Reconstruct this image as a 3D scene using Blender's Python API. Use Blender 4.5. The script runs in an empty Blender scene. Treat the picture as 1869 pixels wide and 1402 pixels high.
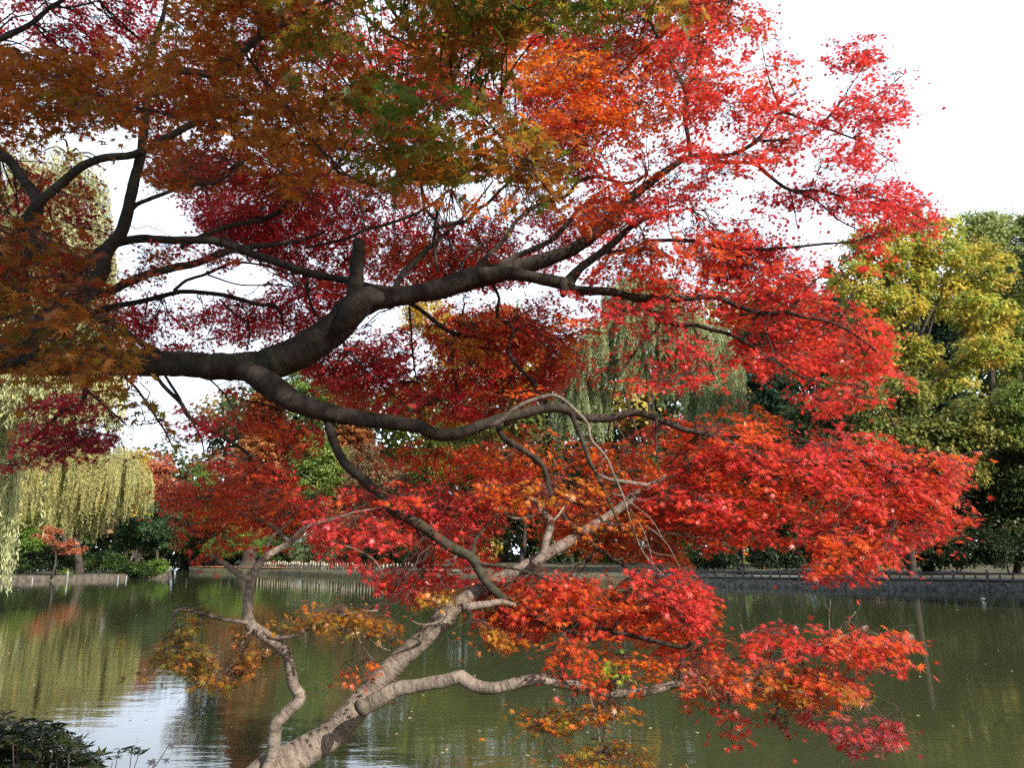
import bpy, math, random
import numpy as np
from mathutils import Vector

random.seed(7)
RNG = np.random.default_rng(11)
D = bpy.data
scene = bpy.context.scene
COL = scene.collection

# ------------------------------------------------------------------ camera
CAM_H = 2.2                       # above the water, which is z = 0
FPX, CX, CY, HOR = 1454.0, 934.5, 701.0, 1012.0
PITCH = math.atan((HOR - CY) / FPX)
cam = D.cameras.new("camera")
cam.sensor_width = 36.0
cam.lens = 36.0 * FPX / 1869.0
cam.clip_start, cam.clip_end = 0.05, 3000.0
cam_o = D.objects.new("camera", cam)
COL.objects.link(cam_o)
cam_o.location = (0, 0, CAM_H)
cam_o.rotation_euler = (math.radians(90) + PITCH, 0, 0)
scene.camera = cam_o

# ------------------------------------------------------------------ sky and sun
SUN_DIR = Vector((0.55, -0.62, 0.56)).normalized()     # towards the sun
SUN_EL = math.asin(SUN_DIR.z)
SUN_AZ = math.atan2(SUN_DIR.x, SUN_DIR.y)
world = D.worlds.new("World")
scene.world = world
world.use_nodes = True
wn = world.node_tree.nodes
wl = world.node_tree.links
wn.clear()
w_out = wn.new("ShaderNodeOutputWorld")
w_bg = wn.new("ShaderNodeBackground")
w_sky = wn.new("ShaderNodeTexSky")
w_sky.sky_type = 'NISHITA'
w_sky.sun_disc = False
w_sky.sun_elevation = SUN_EL
w_sky.sun_rotation = SUN_AZ
w_sky.air_density = 1.0
w_sky.dust_density = 1.0
w_sky.ozone_density = 1.0
w_bg.inputs["Strength"].default_value = 0.10
# thin bright cloud veil over the sky
w_tc = wn.new("ShaderNodeTexCoord")
w_map = wn.new("ShaderNodeMapping")
w_map.inputs["Scale"].default_value = (1.0, 1.0, 2.6)
w_noise = wn.new("ShaderNodeTexNoise")
w_noise.inputs["Scale"].default_value = 1.7
w_noise.inputs["Detail"].default_value = 6.0
w_ramp = wn.new("ShaderNodeValToRGB")
w_ramp.color_ramp.elements[0].position = 0.36
w_ramp.color_ramp.elements[0].color = (0.72, 0.72, 0.72, 1)
w_ramp.color_ramp.elements[1].position = 0.62
w_ramp.color_ramp.elements[1].color = (0.97, 0.97, 0.97, 1)
w_mix = wn.new("ShaderNodeMixRGB")
w_mix.inputs["Color2"].default_value = (9.6, 10.8, 12.4, 1)
wl.new(w_tc.outputs["Generated"], w_map.inputs["Vector"])
wl.new(w_map.outputs["Vector"], w_noise.inputs["Vector"])
wl.new(w_noise.outputs["Fac"], w_ramp.inputs["Fac"])
# the veil lies low over the far side of the pond; overhead and behind the sky is clear
w_sep = wn.new("ShaderNodeSeparateXYZ")
wl.new(w_tc.outputs["Generated"], w_sep.inputs["Vector"])
w_mz = wn.new("ShaderNodeMapRange"); w_mz.interpolation_type = 'SMOOTHSTEP'
w_mz.inputs["From Min"].default_value = 0.62; w_mz.inputs["From Max"].default_value = 0.86
w_mz.inputs["To Min"].default_value = 1.0; w_mz.inputs["To Max"].default_value = 0.08
w_my = wn.new("ShaderNodeMapRange"); w_my.interpolation_type = 'SMOOTHSTEP'
w_my.inputs["From Min"].default_value = -0.1; w_my.inputs["From Max"].default_value = 0.45
w_my.inputs["To Min"].default_value = 0.06; w_my.inputs["To Max"].default_value = 1.0
wl.new(w_sep.outputs["Z"], w_mz.inputs["Value"]); wl.new(w_sep.outputs["Y"], w_my.inputs["Value"])
w_p1 = wn.new("ShaderNodeMath"); w_p1.operation = 'MULTIPLY'
w_p2 = wn.new("ShaderNodeMath"); w_p2.operation = 'MULTIPLY'
wl.new(w_mz.outputs[0], w_p1.inputs[0]); wl.new(w_my.outputs[0], w_p1.inputs[1])
wl.new(w_p1.outputs[0], w_p2.inputs[0]); wl.new(w_ramp.outputs["Color"], w_p2.inputs[1])
wl.new(w_p2.outputs[0], w_mix.inputs["Fac"])
wl.new(w_sky.outputs["Color"], w_mix.inputs["Color1"])
wl.new(w_mix.outputs["Color"], w_bg.inputs["Color"])
wl.new(w_bg.outputs["Background"], w_out.inputs["Surface"])

sun = D.lights.new("sun", 'SUN')
sun.energy = 4.5
sun.angle = math.radians(0.55)
sun.color = (1.0, 0.93, 0.82)
sun_o = D.objects.new("sun", sun)
COL.objects.link(sun_o)
sun_o.rotation_euler = (-SUN_DIR).to_track_quat('-Z', 'Y').to_euler()

scene.view_settings.view_transform = 'Standard'
scene.view_settings.look = 'None'
scene.view_settings.gamma = 1.0
scene.view_settings.exposure = 1.05
scene.render.engine = 'CYCLES'
scene.cycles.max_bounces = 8
scene.cycles.transparent_max_bounces = 4
scene.cycles.use_denoising = False

# ------------------------------------------------------------------ helpers
_cp, _sp = math.cos(PITCH), math.sin(PITCH)


def P(px, py, d):
    """photo pixel and distance along the ground (Y) -> world point(s)"""
    px = np.asarray(px, float); py = np.asarray(py, float); d = np.asarray(d, float)
    x = (px - CX) / FPX
    v = -(py - CY) / FPX
    ry = _cp - v * _sp
    rz = _sp + v * _cp
    t = d / ry
    return np.stack([x * t, d + 0 * x, CAM_H + rz * t], -1)


def proj(p):
    p = np.asarray(p, float)
    y, z = p[..., 1], p[..., 2] - CAM_H
    f = y * _cp + z * _sp
    u = -y * _sp + z * _cp
    return CX + FPX * p[..., 0] / f, CY - FPX * u / f


def norm(a):
    return a / np.maximum(np.linalg.norm(a, axis=-1, keepdims=True), 1e-9)


def tag(o, label=None, cat=None, group=None, kind=None):
    if label: o["label"] = label
    if cat: o["category"] = cat
    if group: o["group"] = group
    if kind: o["kind"] = kind
    return o


def empty(name, loc):
    o = D.objects.new(name, None)
    o.empty_display_size = 0.2
    o.location = loc
    COL.objects.link(o)
    return o


def link_mesh(name, me, mat, parent=None):
    o = D.objects.new(name, me)
    COL.objects.link(o)
    if mat and not me.materials: me.materials.append(mat)
    if parent is not None:
        o.parent = parent
        r = parent
        off = Vector((0, 0, 0))
        while r is not None:
            off += r.location
            r = r.parent
        o.location = -off            # geometry is written in world coordinates
    return o


def np_mesh(name, verts, faces, mat=None, parent=None, col=None, smooth=False):
    """faces: int array (F,3) or (F,4)"""
    verts = np.asarray(verts, np.float32).reshape(-1, 3)
    faces = np.asarray(faces, np.int32)
    k = faces.shape[1]
    me = D.meshes.new(name)
    me.vertices.add(len(verts))
    me.vertices.foreach_set("co", verts.ravel())
    me.loops.add(faces.size)
    me.loops.foreach_set("vertex_index", faces.ravel())
    me.polygons.add(len(faces))
    me.polygons.foreach_set("loop_start", np.arange(0, faces.size, k, dtype=np.int32))
    me.polygons.foreach_set("loop_total", np.full(len(faces), k, np.int32))
    if smooth:
        me.polygons.foreach_set("use_smooth", np.ones(len(faces), bool))
    if col is not None:
        a = me.color_attributes.new("Col", 'FLOAT_COLOR', 'POINT')
        c = np.ones((len(verts), 4), np.float32)
        c[:, :3] = col
        a.data.foreach_set("color", c.ravel())
    me.update(calc_edges=True)
    return link_mesh(name, me, mat, parent)


class Geo:
    """collects quads and triangles (as degenerate-free quads + tris split)"""

    def __init__(s):
        s.v, s.f, s.n = [], [], 0

    def add(s, v, f):
        v = np.asarray(v, float).reshape(-1, 3)
        s.v.append(v)
        s.f.append(np.asarray(f, int) + s.n)
        s.n += len(v)

    def box(s, c, size, rot=0.0, taper=1.0, axis=None):
        sx, sy, sz = [q / 2 for q in size]
        b = np.array([[-sx, -sy, -sz], [sx, -sy, -sz], [sx, sy, -sz], [-sx, sy, -sz],
                      [-sx * taper, -sy * taper, sz], [sx * taper, -sy * taper, sz], [sx * taper, sy * taper, sz], [-sx * taper, sy * taper, sz]])
        cr, sr = math.cos(rot), math.sin(rot)
        b = np.stack([b[:, 0] * cr - b[:, 1] * sr, b[:, 0] * sr + b[:, 1] * cr, b[:, 2]], 1) + np.asarray(c)
        s.add(b, [[0, 3, 2, 1], [4, 5, 6, 7], [0, 1, 5, 4], [1, 2, 6, 5], [2, 3, 7, 6], [3, 0, 4, 7]])

    def tube(s, pts, rad, n=8, rough=0.0, cap=True, res=None):
        pts, rad = np.asarray(pts, float), np.asarray(rad, float)
        if res: pts, rad = spline(pts, rad, res)
        m = len(pts)
        t = norm(np.gradient(pts, axis=0))
        up = np.array([0.0, 0, 1]) if abs(t[0, 2]) < 0.9 else np.array([1.0, 0, 0])
        u = norm(np.cross(t[0], up))
        rings = []
        ang = np.linspace(0, 2 * np.pi, n, endpoint=False)
        ph = RNG.uniform(0, 6.28, 6)
        s_len = np.concatenate([[0], np.cumsum(np.linalg.norm(np.diff(pts, axis=0), axis=1))])
        for i in range(m):
            u = norm(u - t[i] * np.dot(u, t[i]))
            w = np.cross(t[i], u)
            r = rad[i] * np.ones(n)
            if rough:
                q = s_len[i]
                r = r * (1 + rough * (0.5 * np.sin(2 * ang + ph[0] + q * 3) + 0.4 * np.sin(3 * ang + ph[1] - q * 5)
                                      + 0.5 * np.sin(q * 17 + ph[2] + ang) + 0.35 * np.sin(q * 31 + ph[3] - 2 * ang)))
            rings.append(pts[i] + r[:, None] * (np.cos(ang)[:, None] * u + np.sin(ang)[:, None] * w))
        v = np.concatenate(rings)
        s.uv = getattr(s, "uv", [])
        s.uv.append(np.stack([np.repeat(s_len, n), (rad[:, None] * np.cos(ang)).ravel(), (rad[:, None] * np.sin(ang)).ravel()], 1))
        if cap: s.uv.append(np.array([[0, 0, 0], [s_len[-1], 0, 0]]))
        f = []
        for i in range(m - 1):
            a = i * n + np.arange(n)
            b = i * n + (np.arange(n) + 1) % n
            f.append(np.stack([a, b, b + n, a + n], 1))
        f = np.concatenate(f)
        if cap:
            v = np.concatenate([v, pts[:1] - t[0] * rad[0] * .3, pts[-1:] + t[-1] * rad[-1] * .35])
            k = np.arange(n)
            c0, c1 = len(v) - 2, len(v) - 1
            e0 = np.stack([np.full(n, c0), (k + 1) % n, k, k], 1)
            q = (m - 1) * n
            e1 = np.stack([np.full(n, c1), q + k, q + (k + 1) % n, q + (k + 1) % n], 1)
            s.add(v, f)
            s.cap_tris(e0, e1, len(v))
        else:
            s.add(v, f)

    def cap_tris(s, e0, e1, nv):
        base = s.n - nv
        s.tri = getattr(s, "tri", [])
        s.tri.append(np.concatenate([e0[:, :3], e1[:, :3]]) + base)

    def build(s, name, mat, parent=None, smooth=False, col=None):
        v = np.concatenate(s.v)
        q = np.concatenate(s.f)
        o = s._build(name, mat, parent, smooth, col, v, q)
        uv = np.concatenate(s.uv) if getattr(s, "uv", None) else None
        if uv is not None and len(uv) == len(v):
            at = o.data.attributes.new("Tube", 'FLOAT_VECTOR', 'POINT')
            at.data.foreach_set("vector", uv.astype(np.float32).ravel())
        return o

    def _build(s, name, mat, parent, smooth, col, v, q):
        tr = [np.stack([q[:, 0], q[:, 1], q[:, 2]], 1), np.stack([q[:, 0], q[:, 2], q[:, 3]], 1)]
        if not getattr(s, "tri", None):
            return np_mesh(name, v, q, mat, parent, col, smooth)
        return np_mesh(name, v, np.concatenate(tr + s.tri), mat, parent, col, smooth)


def spline(pts, rad, step):
    """Catmull-Rom resample"""
    p = np.concatenate([[2 * pts[0] - pts[1]], pts, [2 * pts[-1] - pts[-2]]])
    r = np.concatenate([[rad[0]], rad, [rad[-1]]])
    op, orr = [], []
    for i in range(1, len(p) - 2):
        k = max(2, int(np.linalg.norm(p[i + 1] - p[i]) / step) + 1)
        t = np.linspace(0, 1, k, endpoint=False)[:, None]
        a, b, c, d = p[i - 1], p[i], p[i + 1], p[i + 2]
        op.append(0.5 * (2 * b + (c - a) * t + (2 * a - 5 * b + 4 * c - d) * t ** 2 + (3 * b - a - 3 * c + d) * t ** 3))
        orr.append(r[i] + (r[i + 1] - r[i]) * t[:, 0])
    op.append(p[-2][None]); orr.append(r[-2:-1])
    return np.concatenate(op), np.concatenate(orr)


def thin_tubes(P4, R4):
    """(N,K,3) polylines, (N,K) radii -> verts, quads of 3-sided tubes"""
    N, K, _ = P4.shape
    t = norm(np.gradient(P4, axis=1))
    ref = np.where(np.abs(t[..., 2:3]) < .9, np.array([0, 0, 1.0]), np.array([1.0, 0, 0]))
    u = norm(np.cross(t, ref)); w = np.cross(t, u)
    rings = []
    for a in (0, 2.094, 4.189):
        rings.append(P4 + R4[..., None] * (math.cos(a) * u + math.sin(a) * w))
    v = np.stack(rings, 2)                    # N,K,3,3
    idx = np.arange(N * K * 3).reshape(N, K, 3)
    f = []
    for k in range(3):
        a, b = idx[:, :-1, k], idx[:, :-1, (k + 1) % 3]
        c, d = idx[:, 1:, (k + 1) % 3], idx[:, 1:, k]
        f.append(np.stack([a, b, c, d], -1).reshape(-1, 4))
    return v.reshape(-1, 3), np.concatenate(f)


def in_poly(x, y, poly):
    poly = np.asarray(poly, float)
    inside = np.zeros(len(x), bool)
    x2, y2 = np.roll(poly[:, 0], -1), np.roll(poly[:, 1], -1)
    for (xa, ya, xb, yb) in zip(poly[:, 0], poly[:, 1], x2, y2):
        if ya == yb: continue
        c = ((ya > y) != (yb > y)) & (x < (xb - xa) * (y - ya) / (yb - ya) + xa)
        inside ^= c
    return inside


def poly_area(p):
    p = np.asarray(p, float)
    x, y = p[:, 0], p[:, 1]
    return abs(np.dot(x, np.roll(y, -1)) - np.dot(y, np.roll(x, -1))) / 2


def sample_poly(poly, n):
    p = np.asarray(poly, float)
    lo, hi = p.min(0), p.max(0)
    out = np.zeros((0, 2))
    while len(out) < n:
        q = RNG.uniform(lo, hi, (n * 3 + 20, 2))
        out = np.concatenate([out, q[in_poly(q[:, 0], q[:, 1], p)]])
    return out[:n]


# ------------------------------------------------------------------ materials
def new_mat(name):
    m = D.materials.new(name)
    m.use_nodes = True
    nt = m.node_tree
    b = nt.nodes["Principled BSDF"]
    return m, nt, b


def leaf_mat(name, rough=0.42, spec=0.45, trans=0.38, tboost=1.25):
    m, nt, b = new_mat(name)
    N, L = nt.nodes, nt.links
    a = N.new("ShaderNodeAttribute"); a.attribute_name = "Col"
    b.inputs["Roughness"].default_value = rough
    b.inputs["Specular IOR Level"].default_value = spec
    L.new(a.outputs["Color"], b.inputs["Base Color"])
    t = N.new("ShaderNodeBsdfTranslucent")
    mul = N.new("ShaderNodeMixRGB"); mul.blend_type = 'MULTIPLY'; mul.inputs["Fac"].default_value = 1
    mul.inputs["Color2"].default_value = (tboost, tboost, tboost, 1)
    L.new(a.outputs["Color"], mul.inputs["Color1"]); L.new(mul.outputs["Color"], t.inputs["Color"])
    mx = N.new("ShaderNodeMixShader"); mx.inputs["Fac"].default_value = trans
    L.new(b.outputs[0], mx.inputs[1]); L.new(t.outputs[0], mx.inputs[2])
    L.new(mx.outputs[0], N["Material Output"].inputs["Surface"])
    return m


def bark_mat(name, c1, c2, scale=9.0, bump=0.5, moss=None):
    m, nt, b = new_mat(name)
    N, L = nt.nodes, nt.links
    tc = N.new("ShaderNodeTexCoord")
    n1 = N.new("ShaderNodeTexNoise"); n1.inputs["Scale"].default_value = scale; n1.inputs["Detail"].default_value = 8; n1.inputs["Roughness"].default_value = .65
    n2 = N.new("ShaderNodeTexNoise"); n2.inputs["Scale"].default_value = scale * 9; n2.inputs["Detail"].default_value = 4
    r = N.new("ShaderNodeValToRGB")
    r.color_ramp.elements[0].position = .32; r.color_ramp.elements[0].color = (*c1, 1)
    r.color_ramp.elements[1].position = .68; r.color_ramp.elements[1].color = (*c2, 1)
    L.new(tc.outputs["Object"], n1.inputs["Vector"]); L.new(tc.outputs["Object"], n2.inputs["Vector"])
    mx = N.new("ShaderNodeMixRGB"); mx.inputs["Fac"].default_value = .35
    L.new(n1.outputs["Fac"], mx.inputs["Color1"]); L.new(n2.outputs["Fac"], mx.inputs["Color2"])
    L.new(mx.outputs["Color"], r.inputs["Fac"])
    last = r.outputs["Color"]
    if moss:
        n3 = N.new("ShaderNodeTexNoise"); n3.inputs["Scale"].default_value = 3.1; n3.inputs["Detail"].default_value = 5
        r3 = N.new("ShaderNodeValToRGB"); r3.color_ramp.elements[0].position = .52; r3.color_ramp.elements[1].position = .66
        r3.color_ramp.elements[1].color = (.6, .6, .6, 1)
        m3 = N.new("ShaderNodeMixRGB"); m3.inputs["Color2"].default_value = (*moss, 1)
        L.new(tc.outputs["Object"], n3.inputs["Vector"]); L.new(n3.outputs["Fac"], r3.inputs["Fac"])
        L.new(r3.outputs["Color"], m3.inputs["Fac"]); L.new(last, m3.inputs["Color1"]); last = m3.outputs["Color"]
    # rings, cracks and pores that run round the limb
    at = N.new("ShaderNodeAttribute"); at.attribute_name = "Tube"
    mp = N.new("ShaderNodeMapping"); mp.inputs["Scale"].default_value = (30, 9, 9)
    nr = N.new("ShaderNodeTexNoise"); nr.inputs["Scale"].default_value = 1.0; nr.inputs["Detail"].default_value = 5; nr.inputs["Roughness"].default_value = .7
    L.new(at.outputs["Vector"], mp.inputs["Vector"]); L.new(mp.outputs["Vector"], nr.inputs["Vector"])
    rr = N.new("ShaderNodeValToRGB")
    for e_, p_, c_ in zip((0, 1), (.36, .50), ((.38, .36, .34, 1), (1, 1, 1, 1))):
        rr.color_ramp.elements[e_].position = p_; rr.color_ramp.elements[e_].color = c_
    e_ = rr.color_ramp.elements.new(.72); e_.color = (1.35, 1.35, 1.3, 1)
    L.new(nr.outputs["Fac"], rr.inputs["Fac"])
    mm = N.new("ShaderNodeMixRGB"); mm.blend_type = 'MULTIPLY'; mm.inputs["Fac"].default_value = .62
    L.new(last, mm.inputs["Color1"]); L.new(rr.outputs["Color"], mm.inputs["Color2"]); last = mm.outputs["Color"]
    ha = N.new("ShaderNodeMixRGB"); ha.inputs["Fac"].default_value = .6
    L.new(mx.outputs["Color"], ha.inputs["Color1"]); L.new(rr.outputs["Color"], ha.inputs["Color2"])
    L.new(last, b.inputs["Base Color"])
    bp = N.new("ShaderNodeBump"); bp.inputs["Strength"].default_value = bump; bp.inputs["Distance"].default_value = .012
    L.new(ha.outputs["Color"], bp.inputs["Height"]); L.new(bp.outputs["Normal"], b.inputs["Normal"])
    b.inputs["Roughness"].default_value = .85
    b.inputs["Specular IOR Level"].default_value = .2
    return m


def noise_mat(name, c1, c2, scale=4.0, rough=.9, bump=.3, dist=.02):
    m, nt, b = new_mat(name)
    N, L = nt.nodes, nt.links
    tc = N.new("ShaderNodeTexCoord")
    n = N.new("ShaderNodeTexNoise"); n.inputs["Scale"].default_value = scale; n.inputs["Detail"].default_value = 8
    r = N.new("ShaderNodeValToRGB")
    r.color_ramp.elements[0].position = .35; r.color_ramp.elements[0].color = (*c1, 1)
    r.color_ramp.elements[1].position = .65; r.color_ramp.elements[1].color = (*c2, 1)
    L.new(tc.outputs["Object"], n.inputs["Vector"]); L.new(n.outputs["Fac"], r.inputs["Fac"])
    L.new(r.outputs["Color"], b.inputs["Base Color"])
    bp = N.new("ShaderNodeBump"); bp.inputs["Strength"].default_value = bump; bp.inputs["Distance"].default_value = dist
    L.new(n.outputs["Fac"], bp.inputs["Height"]); L.new(bp.outputs["Normal"], b.inputs["Normal"])
    b.inputs["Roughness"].default_value = rough
    return m


M_LEAF = leaf_mat("maple_leaf", rough=.38, spec=.42, trans=.48, tboost=1.4)
M_FOL = leaf_mat("tree_foliage", rough=.5, spec=.35, trans=.4, tboost=1.25)
M_BARK = bark_mat("shaded_maple_bark", (.015, .012, .010), (.064, .049, .038), 8, .9, moss=(.045, .046, .024))  # limb shade is put into this colour, darker than the bark itself
M_BARK2 = bark_mat("pale_maple_bark", (.070, .055, .045), (.265, .212, .17), 9, .85, moss=(.085, .078, .055))
M_TWIG = bark_mat("twig_bark", (.035, .025, .022), (.10, .07, .055), 20, .2)
M_TWIGP = bark_mat("pale_twig_bark", (.25, .20, .16), (.5, .43, .35), 20, .2)
M_TRUNK = bark_mat("far_bark", (.022, .018, .015), (.075, .062, .05), 2.0, .5)
M_PALEWOOD = noise_mat("pale_wood", (.22, .19, .13), (.40, .36, .26), 6)

# water
m, nt, b = new_mat("pond_water")
N, L = nt.nodes, nt.links
b.inputs["Base Color"].default_value = (.038, .043, .018, 1)
b.inputs["Roughness"].default_value = .035
b.inputs["IOR"].default_value = 1.36
tc = N.new("ShaderNodeTexCoord")
hs = []
for (sc_, st) in (((.9, 2.6, 1), 1.0), ((5.0, 11.0, 1), .22)):
    mp = N.new("ShaderNodeMapping"); mp.inputs["Scale"].default_value = sc_
    nz = N.new("ShaderNodeTexNoise"); nz.inputs["Scale"].default_value = 1.0; nz.inputs["Detail"].default_value = 3
    L.new(tc.outputs["Object"], mp.inputs["Vector"]); L.new(mp.outputs["Vector"], nz.inputs["Vector"])
    mt = N.new("ShaderNodeMath"); mt.operation = 'MULTIPLY'; mt.inputs[1].default_value = st
    L.new(nz.outputs["Fac"], mt.inputs[0]); hs.append(mt)
ad = N.new("ShaderNodeMath"); ad.operation = 'ADD'
L.new(hs[0].outputs[0], ad.inputs[0]); L.new(hs[1].outputs[0], ad.inputs[1])
bp = N.new("ShaderNodeBump"); bp.inputs["Strength"].default_value = 1.0; bp.inputs["Distance"].default_value = .0034
L.new(ad.outputs[0], bp.inputs["Height"]); L.new(bp.outputs["Normal"], b.inputs["Normal"])
M_WATER = m
M_GROUND = noise_mat("ground_soil", (.035, .038, .014), (.10, .085, .045), 1.3, .95, .6, .05)
M_GRASS = noise_mat("grass_ground", (.022, .030, .010), (.06, .055, .022), 2.0, .95, .6, .05)
M_PATH = noise_mat("path_gravel", (.16, .15, .13), (.26, .245, .22), 3.0, .9, .2)
M_STONE = noise_mat("bank_stone", (.045, .042, .034), (.20, .185, .145), 4.5, .95, 1.0, .08)
M_CONC = noise_mat("fence_concrete", (.085, .075, .062), (.17, .15, .125), 5.0, .9, .3)
M_LITTER = noise_mat("leaf_litter", (.30, .12, .03), (.45, .22, .07), 3.0, .9, .6, .05)

# ------------------------------------------------------------------ terrain and water
CEN = np.array([-20.0, 30.0])
shore = np.array([(10, 5.5), (25, 15), (31, 30), (34, 43), (31, 50), (24, 53.2), (13, 58), (3, 63), (-8, 71), (-16.5, 80),
                  (-23, 88), (-30, 96), (-41, 104), (-64, 165), (-100, 185), (-125, 165), (-122, 100), (-95, 60), (-50, 35), (-24, 22),
                  (-17, 12), (-12, 6.8), (-5, 5.7), (2, 5.3)], float)
def dense(loop, k):
    o = []
    for i in range(len(loop)):
        a, b_, c, d_ = loop[i - 1], loop[i], loop[(i + 1) % len(loop)], loop[(i + 2) % len(loop)]
        for j in range(k):
            t = j / k
            cr = 0.5 * (2 * b_ + (c - a) * t + (2 * a - 5 * b_ + 4 * c - d_) * t * t + (3 * b_ - a - 3 * c + d_) * t ** 3)
            o.append(0.45 * cr + 0.55 * (b_ + (c - b_) * t))
    return np.array(o)
sh = dense(shore, 6)
sh = sh + RNG.normal(0, .05, sh.shape)
n = len(sh)
rings, zs = [], []
dirs = norm(sh - CEN)
for off, z in ((0.0, -0.6), (0.02, .30), (.25, .46), (1.2, .52), (4.0, .55), (10, .6), (30, .7), (90, 1.0), (300, 1.5), (1500, 2.0)):
    r = sh + dirs * off
    rings.append(np.concatenate([r, np.full((n, 1), z) + (RNG.normal(0, .03, (n, 1)) if off > .1 else 0)], 1))
v = np.concatenate(rings)
f = []
for i in range(len(rings) - 1):
    a = i * n + np.arange(n); bb = i * n + (np.arange(n) + 1) % n
    f.append(np.stack([a, bb, bb + n, a + n], 1))
tag(np_mesh("ground", v, np.concatenate(f), M_GROUND, smooth=True), "brown earth bank and park ground around the pond", "ground", kind="structure")

g = Geo()
g.add([(-160, 3, 0), (60, 3, 0), (60, 200, 0), (-160, 200, 0)], [[0, 1, 2, 3]])
tag(g.build("pond_water", M_WATER), "calm dark green pond water reflecting autumn trees", "pond", kind="structure")

# wooded point of land on the left
pen = np.array([(-110, 58), (-60, 63.5), (-43, 66.5), (-38, 71), (-34.6, 78), (-34.2, 82), (-37, 87), (-48, 90), (-75, 92), (-110, 90)], float)
pd = dense(pen, 5); pc = pd.mean(0)
rr = []
for k, z in ((1.0, -.5), (.998, .28), (.985, .40), (.9, .46), (.6, .55), (.02, .6)):
    rr.append(np.concatenate([pc + (pd - pc) * k, np.full((len(pd), 1), z)], 1))
v = np.concatenate(rr); m_ = len(pd); f = []
for i in range(len(rr) - 1):
    a = i * m_ + np.arange(m_); bb = i * m_ + (np.arange(m_) + 1) % m_
    f.append(np.stack([a, bb, bb + m_, a + m_], 1))
tag(np_mesh("peninsula_ground", v, np.concatenate(f), M_GRASS), "low grassy point of land on the left bank", "ground", kind="structure")

# strip of path behind the right-hand fence and the litter slope on the middle bank
def strip(name, pts, w0, w1, z, mat, label, cat):
    p = np.array(pts, float)
    t = norm(np.gradient(p, axis=0)); nn = np.stack([-t[:, 1], t[:, 0]], 1)
    nn *= np.sign(np.sum(nn * (p - CEN), axis=1))[:, None]
    a = np.concatenate([p + nn * w0, np.full((len(p), 1), z)], 1)
    c = np.concatenate([p + nn * w1, np.full((len(p), 1), z + .03)], 1)
    k = len(p); v_ = np.concatenate([a, c])
    i = np.arange(k - 1)
    return tag(np_mesh(name, v_, np.stack([i, i + 1, i + 1 + k, i + k], 1), mat), label, cat, kind="structure")
RB = sh[(np.argmin(np.linalg.norm(sh - [34, 43], axis=1))):(np.argmin(np.linalg.norm(sh - [9, 60], axis=1)) + 1)]
strip("path", RB, .9, 3.6, .66, M_PATH, "pale gravel path behind the right bank fence", "path")
MB_ = sh[(np.argmin(np.linalg.norm(sh - [-8, 71], axis=1))):(np.argmin(np.linalg.norm(sh - [-41, 104], axis=1)) + 1)]
strip("path", MB_, 4.5, 6.5, .72, M_PATH, "pale park path behind the stake fence on the far bank", "path")
LB_ = sh[(np.argmin(np.linalg.norm(sh - [-26, 92], axis=1))):(np.argmin(np.linalg.norm(sh - [-41, 104], axis=1)) + 1)]
strip("leaf_litter", LB_, .4, 4.3, .64, M_LITTER, "orange fallen leaves covering the far bank slope", "leaf litter")

# ------------------------------------------------------------------ maple leaves
def leaf_template(lobes):
    if lobes == 7:
        an = [0, 38, 74, 116]; ln = [1.0, .95, .82, .50]; nr = [.30, .29, .25]
    else:
        an = [0, 46, 95]; ln = [1.0, .9, .66]; nr = [.31, .28]
    tips = [(a, l) for a, l in zip(an, ln)]
    side = []
    for i in range(len(an)):
        side.append((an[i], ln[i], -.16 * ln[i] ** 2))
        if i < len(an) - 1:
            side.append(((an[i] + an[i + 1]) / 2, nr[i], 0.01))
    right = side[1:]
    ring = [(-a, l, z) for a, l, z in right[::-1]] + side
    pts = [(0, .10, .02)]
    for a, l, z in ring:
        r = math.radians(a)
        pts.append((l * math.sin(r), .10 + l * math.cos(r), z))
    pts.append((0, -.10, 0))
    k = len(pts)
    tris = [(0, i + 1, i) for i in range(1, k - 1)] + [(0, 1, k - 1)]
    p = np.array(pts); p[:, :2] *= .55      # unit span about 1
    p[:, 2] *= .55
    return p, np.array(tris)


T7, T5 = leaf_template(7), leaf_template(5)


def leaf_mesh(name, pos, fwd, nrm, size, col, tmpl, mat, parent):
    tp, tt = tmpl
    nrm = norm(nrm)
    fwd = norm(fwd - nrm * np.sum(fwd * nrm, -1, keepdims=True))
    sd = np.cross(fwd, nrm)
    cup = RNG.uniform(.3, 2.2, (len(pos), 1, 1)) * np.where(RNG.random((len(pos), 1, 1)) < .15, -1, 1)
    wid = RNG.uniform(.72, 1.05, (len(pos), 1, 1))
    V = pos[:, None] + size[:, None, None] * (tp[None, :, 0:1] * wid * sd[:, None] + tp[None, :, 1:2] * fwd[:, None] + tp[None, :, 2:3] * cup * nrm[:, None])
    k = len(tp)
    F = tt[None] + (np.arange(len(pos)) * k)[:, None, None]
    C = np.repeat(col, k, 0)
    return np_mesh(name, V.reshape(-1, 3), F.reshape(-1, 3), mat, parent, C)


PAL = {
    "crimson": (.72, .062, .085), "pink": (.63, .066, .066), "scarlet": (.60, .050, .029), "red": (.57, .047, .033),
    "orange": (.66, .135, .016), "amber": (.66, .24, .022), "yellow": (.62, .42, .05), "rust": (.44, .11, .018),
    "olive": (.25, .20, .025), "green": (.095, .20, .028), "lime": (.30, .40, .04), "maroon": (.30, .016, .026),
    "brown": (.45, .15, .023), "gold": (.42, .20, .02), "moss": (.18, .15, .025), "shaded_brown": (.32, .12, .022), "mauve": (.33, .11, .11),  # moss and the darker brown: olive and brown darkened to stand for shade
}


def pal(spec):
    names = spec.split()
    ws = np.array([float(s.split(":")[1]) for s in names]); cs = np.array([PAL[s.split(":")[0]] for s in names])
    return cs, ws / ws.sum()


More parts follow.
